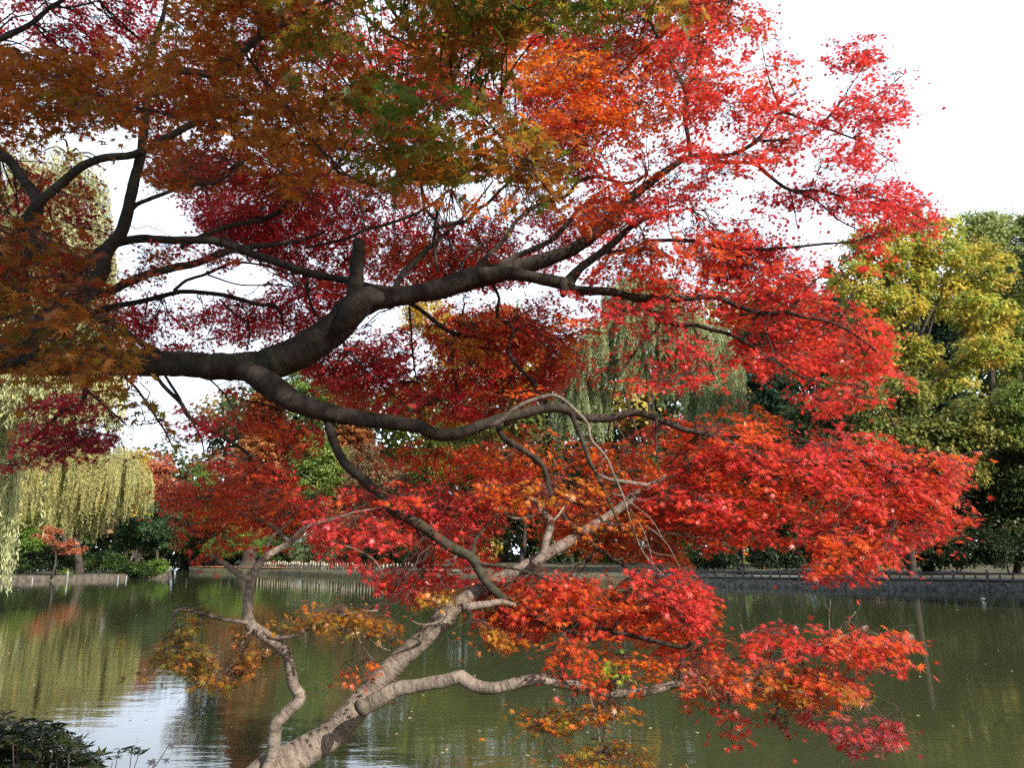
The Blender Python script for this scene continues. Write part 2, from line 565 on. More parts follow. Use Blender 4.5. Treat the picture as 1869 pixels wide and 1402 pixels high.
HOLES = [  # sky and background gaps in the crown (x, y, rx, ry, strength)
    (292, 395, 42, 38, 1), (222, 320, 26, 40, 1), (325, 600, 50, 22, .85), (435, 508, 50, 14, .7), (410, 622, 50, 14, .6), (530, 630, 30, 10, .6),
    (958, 425, 34, 40, .9), (620, 655, 20, 10, .6), (1015, 552, 30, 12, .6), (1330, 350, 50, 20, .5), (1250, 375, 40, 14, .4), (330, 745, 50, 40, .7),
    (586, 835, 40, 46, .95), (690, 870, 60, 32, .9), (838, 790, 55, 22, .95), (1170, 650, 60, 40, .6), (1265, 730, 55, 20, .8),
    (972, 938, 26, 16, .9), (740, 1000, 34, 26, .95), (700, 1032, 22, 10, .9), (1390, 1030, 50, 22, .95), (1440, 745, 46, 18, .8), (1610, 700, 40, 20, .6),
    (1500, 1000, 30, 14, .7), (610, 715, 26, 14, .8), (640, 1000, 26, 16, .7), (985, 790, 26, 12, .6), (1490, 135, 24, 66, 1), (1310, 640, 40, 40, .5),
    (1300, 120, 26, 20, .8), (915, 130, 30, 22, .8), (830, 130, 24, 10, .6), (470, 250, 22, 16, .5), (150, 300, 40, 30, .6), (350, 240, 30, 14, .6),
    (1420, 1250, 22, 12, .3), (1090, 500, 24, 12, .5), (1170, 345, 30, 14, .6),  (200, 640, 30, 14, .5),
]

LIMB_NODES = {}       # limb key -> (pts, tangents)


LAI_ALL = 2.25


class Foliage:
    """leaf sprays of one limb"""

    def __init__(s):
        s.leaf = {7: [], 5: []}
        s.tw = []

    def region(s, poly, d, ds, lai, size, palette, limbs, tilt=.46, droop=.25, holes=True, edge=6, padw=.26, twigs=True, lobes=None):
        cs, ws = pal(palette)
        poly = np.asarray(poly, float)
        area = poly_area(poly)
        lp = .26 * (size * FPX / d) ** 2 * .62
        n_leaf = int(lai * LAI_ALL * area / lp)
        size = size * 1.06
        padw = min(padw, .36 * math.sqrt(area) * d / FPX)
        pad_area = math.pi * (padw * FPX / d) * (padw * .45 * FPX / d)
        n_pad = max(2, int(lai * area / pad_area * 1.5))
        pc = sample_poly(poly, n_pad)
        pdp = d + RNG.uniform(-ds, ds, n_pad)
        C = P(pc[:, 0], pc[:, 1], pdp)
        nodes = np.concatenate([LIMB_NODES[k] for k in limbs])
        dd = np.linalg.norm(nodes[None] - C[:, None], axis=2)
        root = nodes[np.argmin(dd, 1)]
        out = C - root
        out[:, 2] *= .3
        out += RNG.normal(0, .12, out.shape)
        out = norm(out)
        # pad colours
        pcol = cs[RNG.choice(len(cs), n_pad, p=ws)]
        pcol2 = cs[RNG.choice(len(cs), n_pad, p=ws)]
        # branches to the pads
        mid = root * .5 + C * .5 + RNG.normal(0, .05, C.shape)
        mid[:, 2] += np.linalg.norm(C - root, axis=1) * RNG.uniform(-.05, .16, n_pad)
        tt = np.linspace(0, 1, 7)[None, :, None]
        br = (1 - tt) ** 2 * root[:, None] + 2 * tt * (1 - tt) * mid[:, None] + tt ** 2 * C[:, None]
        br[:, 1:-1] += RNG.normal(0, .012, br[:, 1:-1].shape)
        L_ = np.linalg.norm(C - root, axis=1)
        r0 = np.clip(.0028 + .0042 * L_, .0025, .010)[:, None]
        if twigs:
            s.tw.append((br, r0 * np.linspace(1, .32, 7)[None]))
        # twigs
        per = 9
        want = max(n_pad, int(n_leaf / per)); n_tw = want * 4
        pi = RNG.integers(0, n_pad, n_tw)
        a = RNG.uniform(0, 2 * np.pi, n_tw); q = np.sqrt(RNG.random(n_tw)) * padw
        o = C[pi].copy()
        o[:, 0] += q * np.cos(a); o[:, 1] += q * np.sin(a) * .8
        along = (np.cos(a) * out[pi, 0] + np.sin(a) * out[pi, 1]) * q
        o[:, 2] += RNG.normal(0, padw * .2, n_tw) - along * droop - q * .12
        x, y = proj(o)
        ok = in_poly(x, y, poly)
        ok |= RNG.random(n_tw) < .015
        if holes:
            for (hx, hy, rx, ry, st) in HOLES:
                h = ((x - hx) / rx) ** 2 + ((y - hy) / ry) ** 2 < RNG.uniform(.6, 1.3, n_tw)
                ok &= ~(h & (RNG.random(n_tw) < st))
        ok = np.flatnonzero(ok)[:want]
        o, pi, a = o[ok], pi[ok], a[ok]
        n_tw = len(o)
        if n_tw == 0: return
        u = out[pi] * .9 + np.stack([np.cos(a), np.sin(a), np.zeros(n_tw)], 1) * .8 + RNG.normal(0, .28, (n_tw, 3))
        u[:, 2] = u[:, 2] * .5 - droop * RNG.uniform(.2, 1.4, n_tw)
        u = norm(u)
        ln = RNG.uniform(.10, .22, n_tw)
        st = br[pi, 4 + RNG.integers(0, 3, n_tw)]
        p1 = o; p2 = o + u * (ln * .55)[:, None]; p3 = o + u * ln[:, None]; p3[:, 2] -= ln * .12
        if twigs:
            sel = RNG.random(n_tw) < .75
            tp = np.stack([st, (st + p1) / 2 + RNG.normal(0, .015, p1.shape), p1, p2, p3], 1)[sel]
            s.tw.append((tp, np.tile(np.array([.0019, .0016, .0013, .001, .0007]), (len(tp), 1))))
        # leaves along the twig
        k = per
        tpos = np.linspace(.05, 1.05, k)[None] + RNG.uniform(-.05, .05, (n_tw, k))
        base = p1[:, None] + (p3 - p1)[:, None] * tpos[..., None]
        side = np.where(np.arange(k) % 2 == 0, 1.0, -1.0)[None, :, None]
        hz = norm(np.cross(u, np.array([0, 0, 1.0])))[:, None]
        fw = u[:, None] * .75 + hz * side * .75 + RNG.normal(0, .35, (n_tw, k, 3))
        fw[..., 2] -= RNG.uniform(.15, .95, (n_tw, k))
        fw = norm(fw)
        nr_ = np.array([0, 0, 1.0]) + u[:, None] * .25 + RNG.normal(0, tilt, (n_tw, k, 3))
        base = base + fw * .018
        szs = size * RNG.uniform(.62, 1.12, (n_tw, k))
        mixf = RNG.random((n_tw, k, 1)) ** 2
        cc = pcol[pi][:, None] * (1 - mixf) + pcol2[pi][:, None] * mixf
        rnd = cs[RNG.choice(len(cs), (n_tw, k), p=ws)]
        cc = cc * .78 + rnd * .22
        cc = cc * RNG.uniform(.75, 1.2, (n_tw, k, 1)) * (1 + RNG.normal(0, .06, (n_tw, k, 3)))
        x, y = proj(base)
        inn = in_poly(x.ravel() + RNG.normal(0, edge, x.size), y.ravel() + RNG.normal(0, edge, x.size), poly)
        inn |= RNG.random(x.size) < .08
        lb = lobes or (7 if d < 5.3 else 5)
        s.leaf[lb].append([q_.reshape(-1, q_.shape[-1])[inn] if q_.ndim == 3 else q_.ravel()[inn] for q_ in (base, fw, nr_, szs, np.clip(cc, .004, .9))])

    def build(s, parent, label=None, twig_mat=None):
        for lb, L_ in s.leaf.items():
            if not L_: continue
            cat = [np.concatenate([q[i] for q in L_]) for i in range(5)]
            o = leaf_mesh("foliage", *cat, T7 if lb == 7 else T5, M_LEAF, parent)
            if label: o["label"] = label
            o["kind"] = "stuff"
        if s.tw:
            vs, fs, n_ = [], [], 0
            for p_, r_ in s.tw:
                v_, f_ = thin_tubes(p_, r_)
                vs.append(v_); fs.append(f_ + n_); n_ += len(v_)
            o = np_mesh("twigs", np.concatenate(vs), np.concatenate(fs), twig_mat or M_TWIG, parent, smooth=True)
            o["kind"] = "stuff"


def parse(s):
    return np.array([[float(q) for q in p.split(",")] for p in s.split()])


def limb_geo(geo, key, data, d0, d1, step=.05, n=10, rough=.05, bend=0.0):
    """trace: 'x,y,r ...' in photo pixels; depth runs d0 -> d1 along it"""
    a = parse(data)
    s_ = np.concatenate([[0], np.cumsum(np.linalg.norm(np.diff(a[:, :2], axis=0), axis=1))]); s_ /= s_[-1]
    d = d0 + (d1 - d0) * s_ + bend * np.sin(s_ * math.pi)
    pts = P(a[:, 0], a[:, 1], d)
    rad = a[:, 2] * d / FPX * (.86 if key in ("A5", "A3", "A4", "A6", "B1", "B3", "A8") else .94)
    sp, sr = spline(pts, rad, max(step, .02))
    sp = sp + RNG.normal(0, 1, sp.shape) * (sr * .04)[:, None]
    geo.tube(sp, sr, n, rough)
    if key:
        LIMB_NODES[key] = np.concatenate([LIMB_NODES[key], sp[::2]]) if key in LIMB_NODES else sp[::2]
    return sp, sr


# ================================================================== UPPER MAPLE
A_BASE = (-4.75, 5.0, .52)
maple = empty("maple_tree", A_BASE)
tag(maple, "big red maple whose thick horizontal limb spans the upper photo over the pond", "tree")

g = Geo()
tr = np.array([(-4.75, 5.0, .35), (-4.72, 5.0, .9), (-4.62, 5.0, 1.8), (-4.55, 4.98, 2.6), (-4.75, 5.0, 3.5), (-4.9, 5.1, 4.8), (-4.6, 5.2, 6.2)])
g.tube(tr, [.36, .27, .24, .24, .19, .15, .09], 16, .06, res=.08)
g.build("trunk", M_BARK, maple, True)
LIMB_NODES["trunk"] = tr

# --- main limb
g = Geo()
limb_geo(g, "A1", "-420,720,34 -200,690,32 0,657,29 100,660,28 220,663,27 330,665,26 430,670,28 500,662,33 562,634,33 612,600,32 648,562,30 690,547,21 737,541,18 805,526,21 874,505,24 942,490,17 994,474,15 1045,455,13 1090,423,12 1125,390,11 1148,363,10 1180,338,9 1210,315,8 1262,285,6 1326,284,5", 5.0, 5.3, n=16, rough=.045)
limb_geo(g, "A1", "646,545,17 650,505,15 652,470,14 657,438,12", 5.02, 4.95, n=10, rough=.10)
limb_geo(g, None, "612,604,10 640,575,27 656,552,29 676,543,24 700,545,12", 5.02, 5.02, n=16, rough=.03)
MAIN = g.build("limb", M_BARK, maple, True)
MAIN["label"] = "thick dark horizontal limb that curves up to the right"

# --- lower limb (sweeps right)
g = Geo()
limb_geo(g, "A3", "440,672,20 488,700,28 540,735,24 600,753,20 668,766,17 754,777,15 799,793,14 840,791,13 891,772,12 942,758,11 994,746,10 1028,746,10 1062,762,9 1114,763,9 1155,753,8 1199,764,7 1240,782,6 1281,791,5.5 1326,804,5 1367,827,4.5 1435,844,4 1538,842,3.5 1624,851,3 1709,857,2.2", 5.0, 4.75, n=14, rough=.05)
limb_geo(g, "A3", "1275,790,4 1367,798,3.5 1422,798,3 1487,812,2.2 1560,880,1.8 1630,950,1.3", 4.85, 4.6, n=6)
limb_geo(g, "A3", "1045,760,6 1059,796,5.5 1069,823,5 1080,850,4 1105,900,3 1130,960,2", 4.85, 4.7, n=8)
limb_geo(g, "A3d", "912,768,7 912,784,6.5 920,800,6 942,813,6 977,837,6 992,853,5.5 1001,885,5 1009,915,4.5 1024,935,4.5 1042,958,4.5 1069,978,4 1087,1000,4 1115,1018,4 1142,1036,3.5 1160,1050,3 1220,1090,2.4 1290,1130,1.8", 4.9, 4.6, n=8)
limb_geo(g, "A3", "1199,764,3 1197,800,2.4 1201,850,1.8 1207,885,1.2", 4.8, 4.7, n=5)
LOW = g.build("limb", M_BARK, maple, True)
LOW["label"] = "lower limb sweeping right below the main limb"

g = Geo()
limb_geo(g, "arch", "893,778,5 915,768,5 942,745,4.5 977,729,4.2 1014,722,4 1045,745,3.6 1072,773,3.5 1079,803,3.2 1103,830,3 1120,866,2.8 1141,916,2.6 1147,941,2.3 1164,989,2 1184,1023,1.8 1218,1057,1.4", 4.78, 4.5, n=6, rough=.03)
limb_geo(g, None, "1140,908,1.6 1160,925,1.3 1190,950,1 1210,985,.7", 4.55, 4.4, n=4)
limb_geo(g, None, "1143,915,1.6 1150,900,1.2 1165,915,.8 1180,912,.6", 4.55, 4.5, n=4)
limb_geo(g, None, "1150,930,1.4 1172,965,1 1185,1000,.8 1196,1050,.6", 4.55, 4.4, n=4)
limb_geo(g, None, "1138,905,1.3 1120,903,.9 1118,897,.6", 4.55, 4.5, n=4)
limb_geo(g, None, "1180,960,1.2 1215,990,.9 1240,1035,.6", 4.5, 4.4, n=4)
limb_geo(g, None, "1165,985,1.2 1195,1010,.8 1230,1015,.6", 4.5, 4.4, n=4)
limb_geo(g, None, "1106,832,1.3 1095,850,1.0 1102,872,.7 1085,880,.5", 4.7, 4.6, n=4)
ARCH = g.build("branch", M_BARK2, LOW, True)
ARCH["label"] = "pale thin arching branch with bare twigs"

# --- descending limb
g = Geo()
limb_geo(g, "A4", "585,752,14 600,768,11 610,810,10 631,848,10 668,879,10.5 700,918,11 737,942,11 772,962,11 820,997,10.5 862,1020,11 882,1054,10 909,1085,9 944,1109,8.5 978,1126,8 1012,1141,7 1064,1143,6 1115,1153,6 1167,1164,5 1242,1182,4.5 1262,1174,4", 5.0, 4.3, n=12, rough=.06)
limb_geo(g, "A4", "1012,1140,5 1047,1157,5 1083,1169,4.5 1115,1155,4", 4.5, 4.45, n=7)
limb_geo(g, "A4", "862,1018,5 868,985,3.5 886,965,2.5 905,940,1.6", 4.7, 4.8, n=5)
limb_geo(g, "A4", "868,1030,4 920,1035,3 980,1050,2.2 1040,1075,1.5", 4.65, 4.5, n=5)
limb_geo(g, "A4", "1115,1155,3 1140,1120,2 1175,1090,1.3", 4.4, 4.4, n=5)
DESC = g.build("limb", M_BARK, maple, True)
DESC["label"] = "dark limb dropping down to the right from the lower limb"

# --- right-hand branches beyond the knob
g = Geo()
limb_geo(g, "A2", "874,503,16 920,498,14 970,506,12 1011,513,13 1034,518,14 1046,505,11 1057,492,9 1079,474,8 1103,457,8 1124,440,7 1150,415,6 1190,395,4 1260,380,2", 5.05, 5.1, n=12, rough=.07)
limb_geo(g, None, "1030,512,11 1029,530,10 1027,541,5", 5.0, 4.98, n=10, rough=.1)
limb_geo(g, "A2", "1040,520,9 1050,529,10 1080,531,9.5 1114,532,9 1148,541,8 1195,545,7 1240,546,6.5 1264,544,6 1309,543,5 1350,560,5 1394,572,4.5 1435,570,4 1470,580,3.2 1514,587,2.6 1555,608,2 1600,640,1.4", 5.0, 4.7, n=10, rough=.06)
limb_geo(g, "A2", "1435,570,3 1465,540,2.2 1490,510,1.6 1540,480,1", 4.75, 4.8, n=5)
limb_geo(g, "A2", "1146,542,6 1179,556,6 1199,577,6 1240,593,5.5 1264,592,5 1298,601,4.6 1343,615,4 1400,650,2.6 1470,690,2 1540,700,1.4 1620,710,1", 5.0, 4.65, n=8)
limb_geo(g, "A2", "1206,580,3 1200,600,3 1175,622,2.8 1141,669,2.5 1124,700,2 1117,741,1.5", 4.95, 4.9, n=5)
limb_geo(g, "A2", "1108,462,5 1150,457,5 1182,454,4.6 1210,461,4.4 1230,476,4", 5.1, 5.0, n=8)
limb_geo(g, "A2", "1112,465,3 1098,490,2.6 1080,500,2 1060,520,1.6", 5.1, 5.1, n=5)
limb_geo(g, "A2", "1264,592,2.2 1276,620,1.8 1278,650,1.5 1295,670,1.2 1310,700,1", 4.9, 4.8, n=4)
limb_geo(g, "A2", "1350,575,2.6 1400,570,1.8 1395,600,1.8 1410,640,1.5 1400,660,1", 4.8, 4.7, n=4)
RIGHT = g.build("limb", M_BARK, maple, True)
RIGHT["label"] = "knobbed limb forking to the right"

# --- upper right branches
g = Geo()
limb_geo(g, "A9", "1262,285,5 1326,284,5 1381,257,4.5 1408,219,4 1429,204,3.6 1470,219,3 1525,240,2.4 1580,262,1.6 1620,290,1", 5.3, 4.9, n=7)
limb_geo(g, "A9", "1427,205,2.6 1411,164,2 1400,130,1.4 1390,80,1", 5.1, 5.0, n=5)
limb_geo(g, "A9", "1392,257,3.4 1449,253,2.8 1487,236,2 1530,190,1.6 1570,130,1.2 1600,90,.8", 5.2, 4.9, n=5)
limb_geo(g, "A9", "1500,225,2.4 1521,205,2.2 1545,178,2 1593,178,1.6 1650,135,1", 5.0, 4.9, n=5)
limb_geo(g, "A9", "1300,295,4 1374,298,4 1401,318,4 1442,346,3.6 1504,349,3 1555,364,2.4 1593,359,2 1660,385,1.4 1700,410,1", 5.2, 4.8, n=6)
limb_geo(g, "A9", "1442,346,2.6 1490,366,2.2 1531,401,1.8 1590,430,1.2", 5.0, 4.9, n=5)
limb_geo(g, "A9", "1442,348,1.8 1449,380,1.5 1457,420,1", 5.0, 4.9, n=4)
limb_geo(g, "A9", "1180,440,4 1230,438,4 1264,440,4 1298,448,4 1367,455,3.8 1435,452,3.4 1504,445,2.8 1560,440,2 1620,420,1.2", 5.15, 4.8, n=6)
limb_geo(g, "A9", "1262,290,5 1256,250,5 1250,212,5 1250,164,4.6 1237,137,4.2 1222,105,4 1210,82,4 1192,51,3.6 1180,10,3 1175,-60,2", 5.3, 5.1, n=7)
limb_geo(g, "A9", "1250,165,3 1264,144,2.8 1281,86,2.2 1310,40,1.6 1340,-10,1", 5.25, 5.1, n=5)
limb_geo(g, "A9", "1255,212,3 1300,190,2.2 1340,150,1.5", 5.3, 5.2, n=5)
limb_geo(g, "A9", "1322,455,2.2 1318,490,1.8 1325,520,1.2", 4.95, 4.9, n=4)
UPR = g.build("limb", M_BARK, maple, True)
UPR["label"] = "thin dark limb ends in the bright red upper right of the crown"

# --- branches above the main limb
g = Geo()
limb_geo(g, "A8", "715,535,8 735,500,7 761,474,7 788,447,6 820,420,4 860,380,3 900,330,2", 5.3, 6.0, n=7)
limb_geo(g, "A8", "905,492,8 922,478,7 950,464,6.5 977,453,6.4 1004,440,6 1025,420,6 1040,402,5 1070,370,4 1110,340,3", 5.25, 5.8, n=7)
limb_geo(g, "A8", "868,492,6 881,476,5.6 915,442,5 942,404,5 960,388,5 983,373,5 1035,356,4.5 1055,332,4.5 1090,322,4.2 1141,334,4 1182,318,3", 5.2, 5.9, n=7)
limb_geo(g, "A8", "560,452,3 600,443,3.6 634,435,4 668,419,4 713,407,4 771,383,3.5 830,340,2.4", 5.5, 6.2, n=6)
limb_geo(g, "A8", "800,500,3 792,442,4 795,404,4 775,377,4 766,325,4 740,300,3 720,270,2.4", 5.4, 6.2, n=6)
limb_geo(g, "A8", "794,418,4.5 826,407,5 850,404,5 874,380,5 888,373,4.5 910,350,4 950,310,3", 5.5, 6.1, n=6)
limb_geo(g, "A8", "835,500,3 850,470,2.6 880,445,2 920,425,1.4", 5.2, 5.6, n=5)
UP = g.build("limb", M_BARK, maple, True)
UP["label"] = "dark slender limbs rising from the middle of the main limb"

# --- hanging branches below the main limb
g = Geo()
limb_geo(g, "A10", "900,520,3 911,545,3.6 908,577,4 936,597,4 931,625,3.6 929,645,3.6 949,673,4.2 973,697,4.4 985,725,4.4 990,748,4", 5.3, 5.15, n=7)
limb_geo(g, "A10", "940,668,2.4 932,690,2 938,715,1.6 950,735,1.2", 5.25, 5.2, n=4)
limb_geo(g, "A10", "735,548,4.5 764,563,4.4 792,585,4.4 826,608,4.2 874,615,3.4 918,627,2.4 970,640,1.6", 5.3, 5.6, n=6)
limb_geo(g, "A10", "826,610,2.6 827,680,2 837,724,1.3 820,745,.8", 5.4, 5.4, n=4)
limb_geo(g, "A10", "860,612,2.4 894,649,2 914,681,1.6 920,730,1", 5.5, 5.6, n=4)
limb_geo(g, "A10", "747,560,2.4 751,611,2 754,652,1.8 762,697,1.3 785,740,.9", 5.3, 5.5, n=4)
limb_geo(g, "A10", "622,618,2.6 651,659,2.6 689,697,2.4 730,731,2 757,762,1.6", 5.15, 5.3, n=5)
limb_geo(g, "A10", "848,555,2 838,600,1.6 835,625,1.2", 5.4, 5.5, n=4)
HANG = g.build("limb", M_BARK, maple, True)
HANG["label"] = "sinuous thin branches hanging below the main limb"

# --- upright limb at the left and its forks
g = Geo()
limb_geo(g, "A5", "-180,690,26 -40,650,26 60,610,24 120,560,20 160,525,18 185,500,16 195,457,15.5 219,428,14.5 236,377,13 246,325,12 257,284,11 264,222,9.5 270,171,9 274,137,8 280,80,7 300,20,5 310,-60,4", 4.8, 4.7, n=12, rough=.06)
limb_geo(g, "A5", "0,500,12 30,430,12 65,377,11 103,342,10.5 154,301,10 192,288,9.5 246,281,9 301,253,8.5 360,222,8 411,209,7.5 455,205,6 520,195,4", 4.7, 4.6, n=9)
limb_geo(g, "A5", "-455,420,18 -300,270,14 -90,200,12 0,276,12 31,311,11 68,372,11 60,430,11 40,520,12 60,600,12", 5.0, 4.8, n=9)
limb_geo(g, "A5", "238,385,6 250,373,5.5 291,356,5 342,339,4.5 400,330,3.5 440,300,2.4", 4.75, 5.1, n=6)
limb_geo(g, "A5", "-470,280,11 -250,190,8 -60,95,6 0,72,6 40,52,6 68,34,6 89,14,5.5 113,0,5 150,-30,4", 5.0, 4.7, n=7)
limb_geo(g, "A5", "89,12,3 130,12,2.6 180,0,2", 4.7, 4.7, n=5)
limb_geo(g, "A5", "0,88,4 36,92,3.4 20,130,2.6 0,132,2", 4.6, 4.6, n=5)
limb_geo(g, "A5", "272,134,8 330,128,8.5 394,136,9 412,122,9.5 428,107,10 473,68,9.5 514,44,9 548,27,7 600,0,5 660,-40,4", 4.75, 4.5, n=9)
limb_geo(g, "A5", "476,66,8 474,30,8 478,0,8 480,-60,7", 4.6, 4.5, n=8)
limb_geo(g, "A5", "370,171,3.4 400,200,3.2 428,233,3 473,264,3 514,270,2.6 540,300,2", 4.3, 4.3, n=5)
limb_geo(g, "A5", "548,25,4.4 556,80,4 560,115,3.6 566,160,3 570,180,2.2", 4.4, 4.2, n=5)
limb_geo(g, "A5", "360,222,3 390,200,3 420,196,3 432,215,3 425,232,2", 4.6, 4.6, n=5)
LEFT = g.build("limb", M_BARK, maple, True)
LEFT["label"] = "dark upright limb with crossing forks at the left"

# --- middle left limbs
g = Geo()
limb_geo(g, "A6", "60,600,14 120,520,12 180,460,10 240,437,9.5 308,438,9 377,438,9 411,444,9.5 462,464,9.5 514,481,9 565,499,9 627,510,8.5 700,528,8 760,525,7 800,512,6", 5.0, 5.35, n=10, rough=.06)
limb_geo(g, "A6", "100,570,11 150,545,10 205,530,10 257,505,9.5 308,491,9 360,480,8.5 405,462,8.5 445,453,8 490,447,6 540,440,4 590,425,3", 5.05, 5.6, n=9)
limb_geo(g, "A6", "330,452,6 363,434,6 411,414,6 462,404,6 500,392,6 520,375,5.5 528,358,5 535,320,3", 5.3, 5.8, n=7)
limb_geo(g, "A6", "120,585,7 205,560,6.5 257,550,6 308,537,5.6 342,532,5.4 411,539,5.2 462,553,5 503,560,4 515,577,3 516,610,2", 5.4, 6.0, n=7)
limb_geo(g, "A6", "318,530,4 340,512,4 377,500,4 405,487,3.8 432,479,3 480,484,2.4 530,500,1.8", 5.4, 6.0, n=6)
limb_geo(g, "A6", "70,590,10 137,572,9 188,584,8.5 212,594,8 233,608,7.5 252,623,6 275,634,5 292,640,4", 5.0, 4.95, n=8)
limb_geo(g, "A6", "215,592,6 232,608,6.5 243,632,7 246,648,7", 5.05, 5.0, n=7)
limb_geo(g, "A6", "380,502,2.4 440,520,2 510,520,1.6 560,530,1", 5.6, 6.2, n=4)
limb_geo(g, "A6", "400,545,2 425,570,2 450,588,2.2 456,610,2 450,640,1.4", 5.6, 5.6, n=4)
limb_geo(g, "A6", "560,505,3 563,540,3 575,570,2.6 596,590,2", 5.4, 5.5, n=5)
MIDL = g.build("limb", M_BARK, maple, True)
MIDL["label"] = "mottled grey limbs running right above the main limb"

# --- drooping thin limbs under the left of the main limb
g = Geo()
limb_geo(g, "A7", "282,682,4 295,700,4 308,714,4.4 332,738,4.4 342,758,4.4 373,780,4 428,811,3.4 479,847,3 514,879,2.6 538,917,2", 5.1, 5.0, n=6)
limb_geo(g, "A7", "300,684,3 312,702,3.4 328,728,3.4 336,750,3", 5.1, 5.05, n=5)
limb_geo(g, "A7", "345,762,2 365,795,2 372,830,1.6 360,850,1", 5.05, 5.0, n=4)
limb_geo(g, "A7", "380,690,2 410,720,1.8 430,760,1.6 442,785,1.2", 5.1, 5.1, n=4)
limb_geo(g, "A7", "440,730,1.8 490,740,1.5 540,760,1.2", 5.1, 5.2, n=4)
limb_geo(g, "A7b", "165,690,5 158,705,5 152,730,5 144,748,5 136,754,5 118,748,5.5 108,755,4.5 80,785,3 40,820,2", 5.0, 5.0, n=7)
limb_geo(g, "A7b", "146,742,2 125,735,1.8 100,730,1.4", 5.0, 5.0, n=4)
limb_geo(g, "A7b", "150,705,3 190,740,2.4 230,775,1.6", 5.0, 4.9, n=4)
UNDER = g.build("limb", M_BARK, maple, True)
UNDER["label"] = "thin drooping limbs under the left end of the main limb"

# --- overhead boughs near the viewer, mostly above the frame
g = Geo()
limb_geo(g, "A11", "-446,300,24 -400,60,20 -200,-150,15 200,-190,12 600,-185,10 900,-190,8 1150,-185,6 1320,-150,4", 5.0, 2.6, n=8, bend=-.55)
limb_geo(g, "A11", "610,-186,4 640,-30,3 655,10,3 690,50,3 745,82,2.8 800,105,2.2 870,150,1.6 930,180,1", 3.1, 2.9, n=5)
limb_geo(g, "A11", "600,-186,6 680,-40,4 760,80,3.4 860,190,2.6 960,300,2 1020,370,1.4", 3.1, 2.6, n=5)
limb_geo(g, "A11", "200,-190,7 300,-60,5 400,40,4 480,140,3 560,240,2 620,320,1.4", 3.55, 2.9, n=5)
limb_geo(g, "A11", "-200,-150,7 -100,20,5 60,120,4 200,180,3 380,230,2 480,270,1.4", 4.1, 3.05, n=5)
limb_geo(g, "A13", "-200,-150,10 -330,-480,9 -150,-760,8 300,-880,7 800,-900,5 1350,-880,3", 4.1, 1.3, n=7)  # unseen bough added to hold the overhead shading leaves
NEAR = g.build("limb", M_BARK, maple, True)
NEAR["label"] = "thin boughs carrying the dark leaves nearest the viewer"

g = Geo()
limb_geo(g, "A12", "-440,570,22 -300,500,12 -100,450,9 40,440,6 130,470,4 190,520,3", 5.0, 2.9, n=7)
limb_geo(g, "A12", "-430,610,14 -120,600,7 40,610,5 140,640,4 230,690,3 290,770,2 315,815,1.4", 5.0, 3.0, n=6)
NEARL = g.build("limb", M_BARK, maple, True)
NEARL["label"] = "thin boughs carrying the dark leaves at the left edge"

# ---- foliage of the upper maple
f_near = Foliage()      # big dark leaves close to the camera
f_near.region([(470, -160), (930, -160), (950, 60), (930, 120), (960, 220), (1050, 300), (1035, 400), (960, 350), (880, 330), (800, 340), (700, 345), (620, 290), (550, 200), (480, 60)], 2.75, .35, 1.96, .078, "olive:4 green:3 brown:4 rust:2 orange:1", ["A11"], droop=.35, padw=.2)
f_near.region([(780, -160), (1310, -160), (1300, 20), (1250, 50), (1180, 30), (1080, 60), (980, 55), (880, 90), (800, 60)], 2.5, .25, 2.17, .08, "green:4 olive:4 brown:2", ["A11"], droop=.35, padw=.2)
f_near.region([(640, 60), (800, 130), (900, 220), (1040, 360), (1020, 400), (860, 320), (760, 310), (650, 230)], 2.5, .2, 0.80, .08, "green:5 olive:4", ["A11"], droop=.5, padw=.18)
f_near.region([(-200, 80), (150, 80), (330, -100), (560, -160), (600, 160), (600, 280), (540, 380), (420, 300), (300, 230), (200, 260), (60, 290), (-200, 300)], 3.1, .35, 1.81, .07, "brown:5 rust:4 olive:2 gold:1 orange:1", ["A11"], droop=.3, padw=.22)
f_near.region([(-250, 290), (60, 330), (100, 400), (160, 420), (210, 500), (180, 560), (280, 640), (265, 690), (215, 730), (150, 700), (-250, 690)], 2.9, .3, 2.61, .075, "brown:5 olive:3 rust:4 green:1 maroon:1", ["A12"], droop=.35, padw=.22)
f_near.region([(170, 680), (250, 690), (320, 790), (330, 835), (290, 800), (230, 770)], 3.0, .12, 1.0, .075, "brown:5 olive:3", ["A12"], droop=.6, padw=.12, holes=False)
f_near.region([(500, 180), (620, 280), (760, 340), (900, 340), (960, 370), (900, 400), (760, 370), (600, 330), (480, 260)], 3.5, .3, 1.09, .065, "brown:5 gold:3 rust:4 orange:2", ["A11"])
# leaves added overhead, out of view, to shade the near leaves below
f_near.region([(-800, -1050), (1500, -1050), (1450, -680), (-800, -680)], 1.3, .6, 2.0, .075, "olive:4 green:3 brown:4", ["A13"], holes=False)
f_near.build(NEAR, "large dark olive and brown leaves in shade, nearest the viewer")

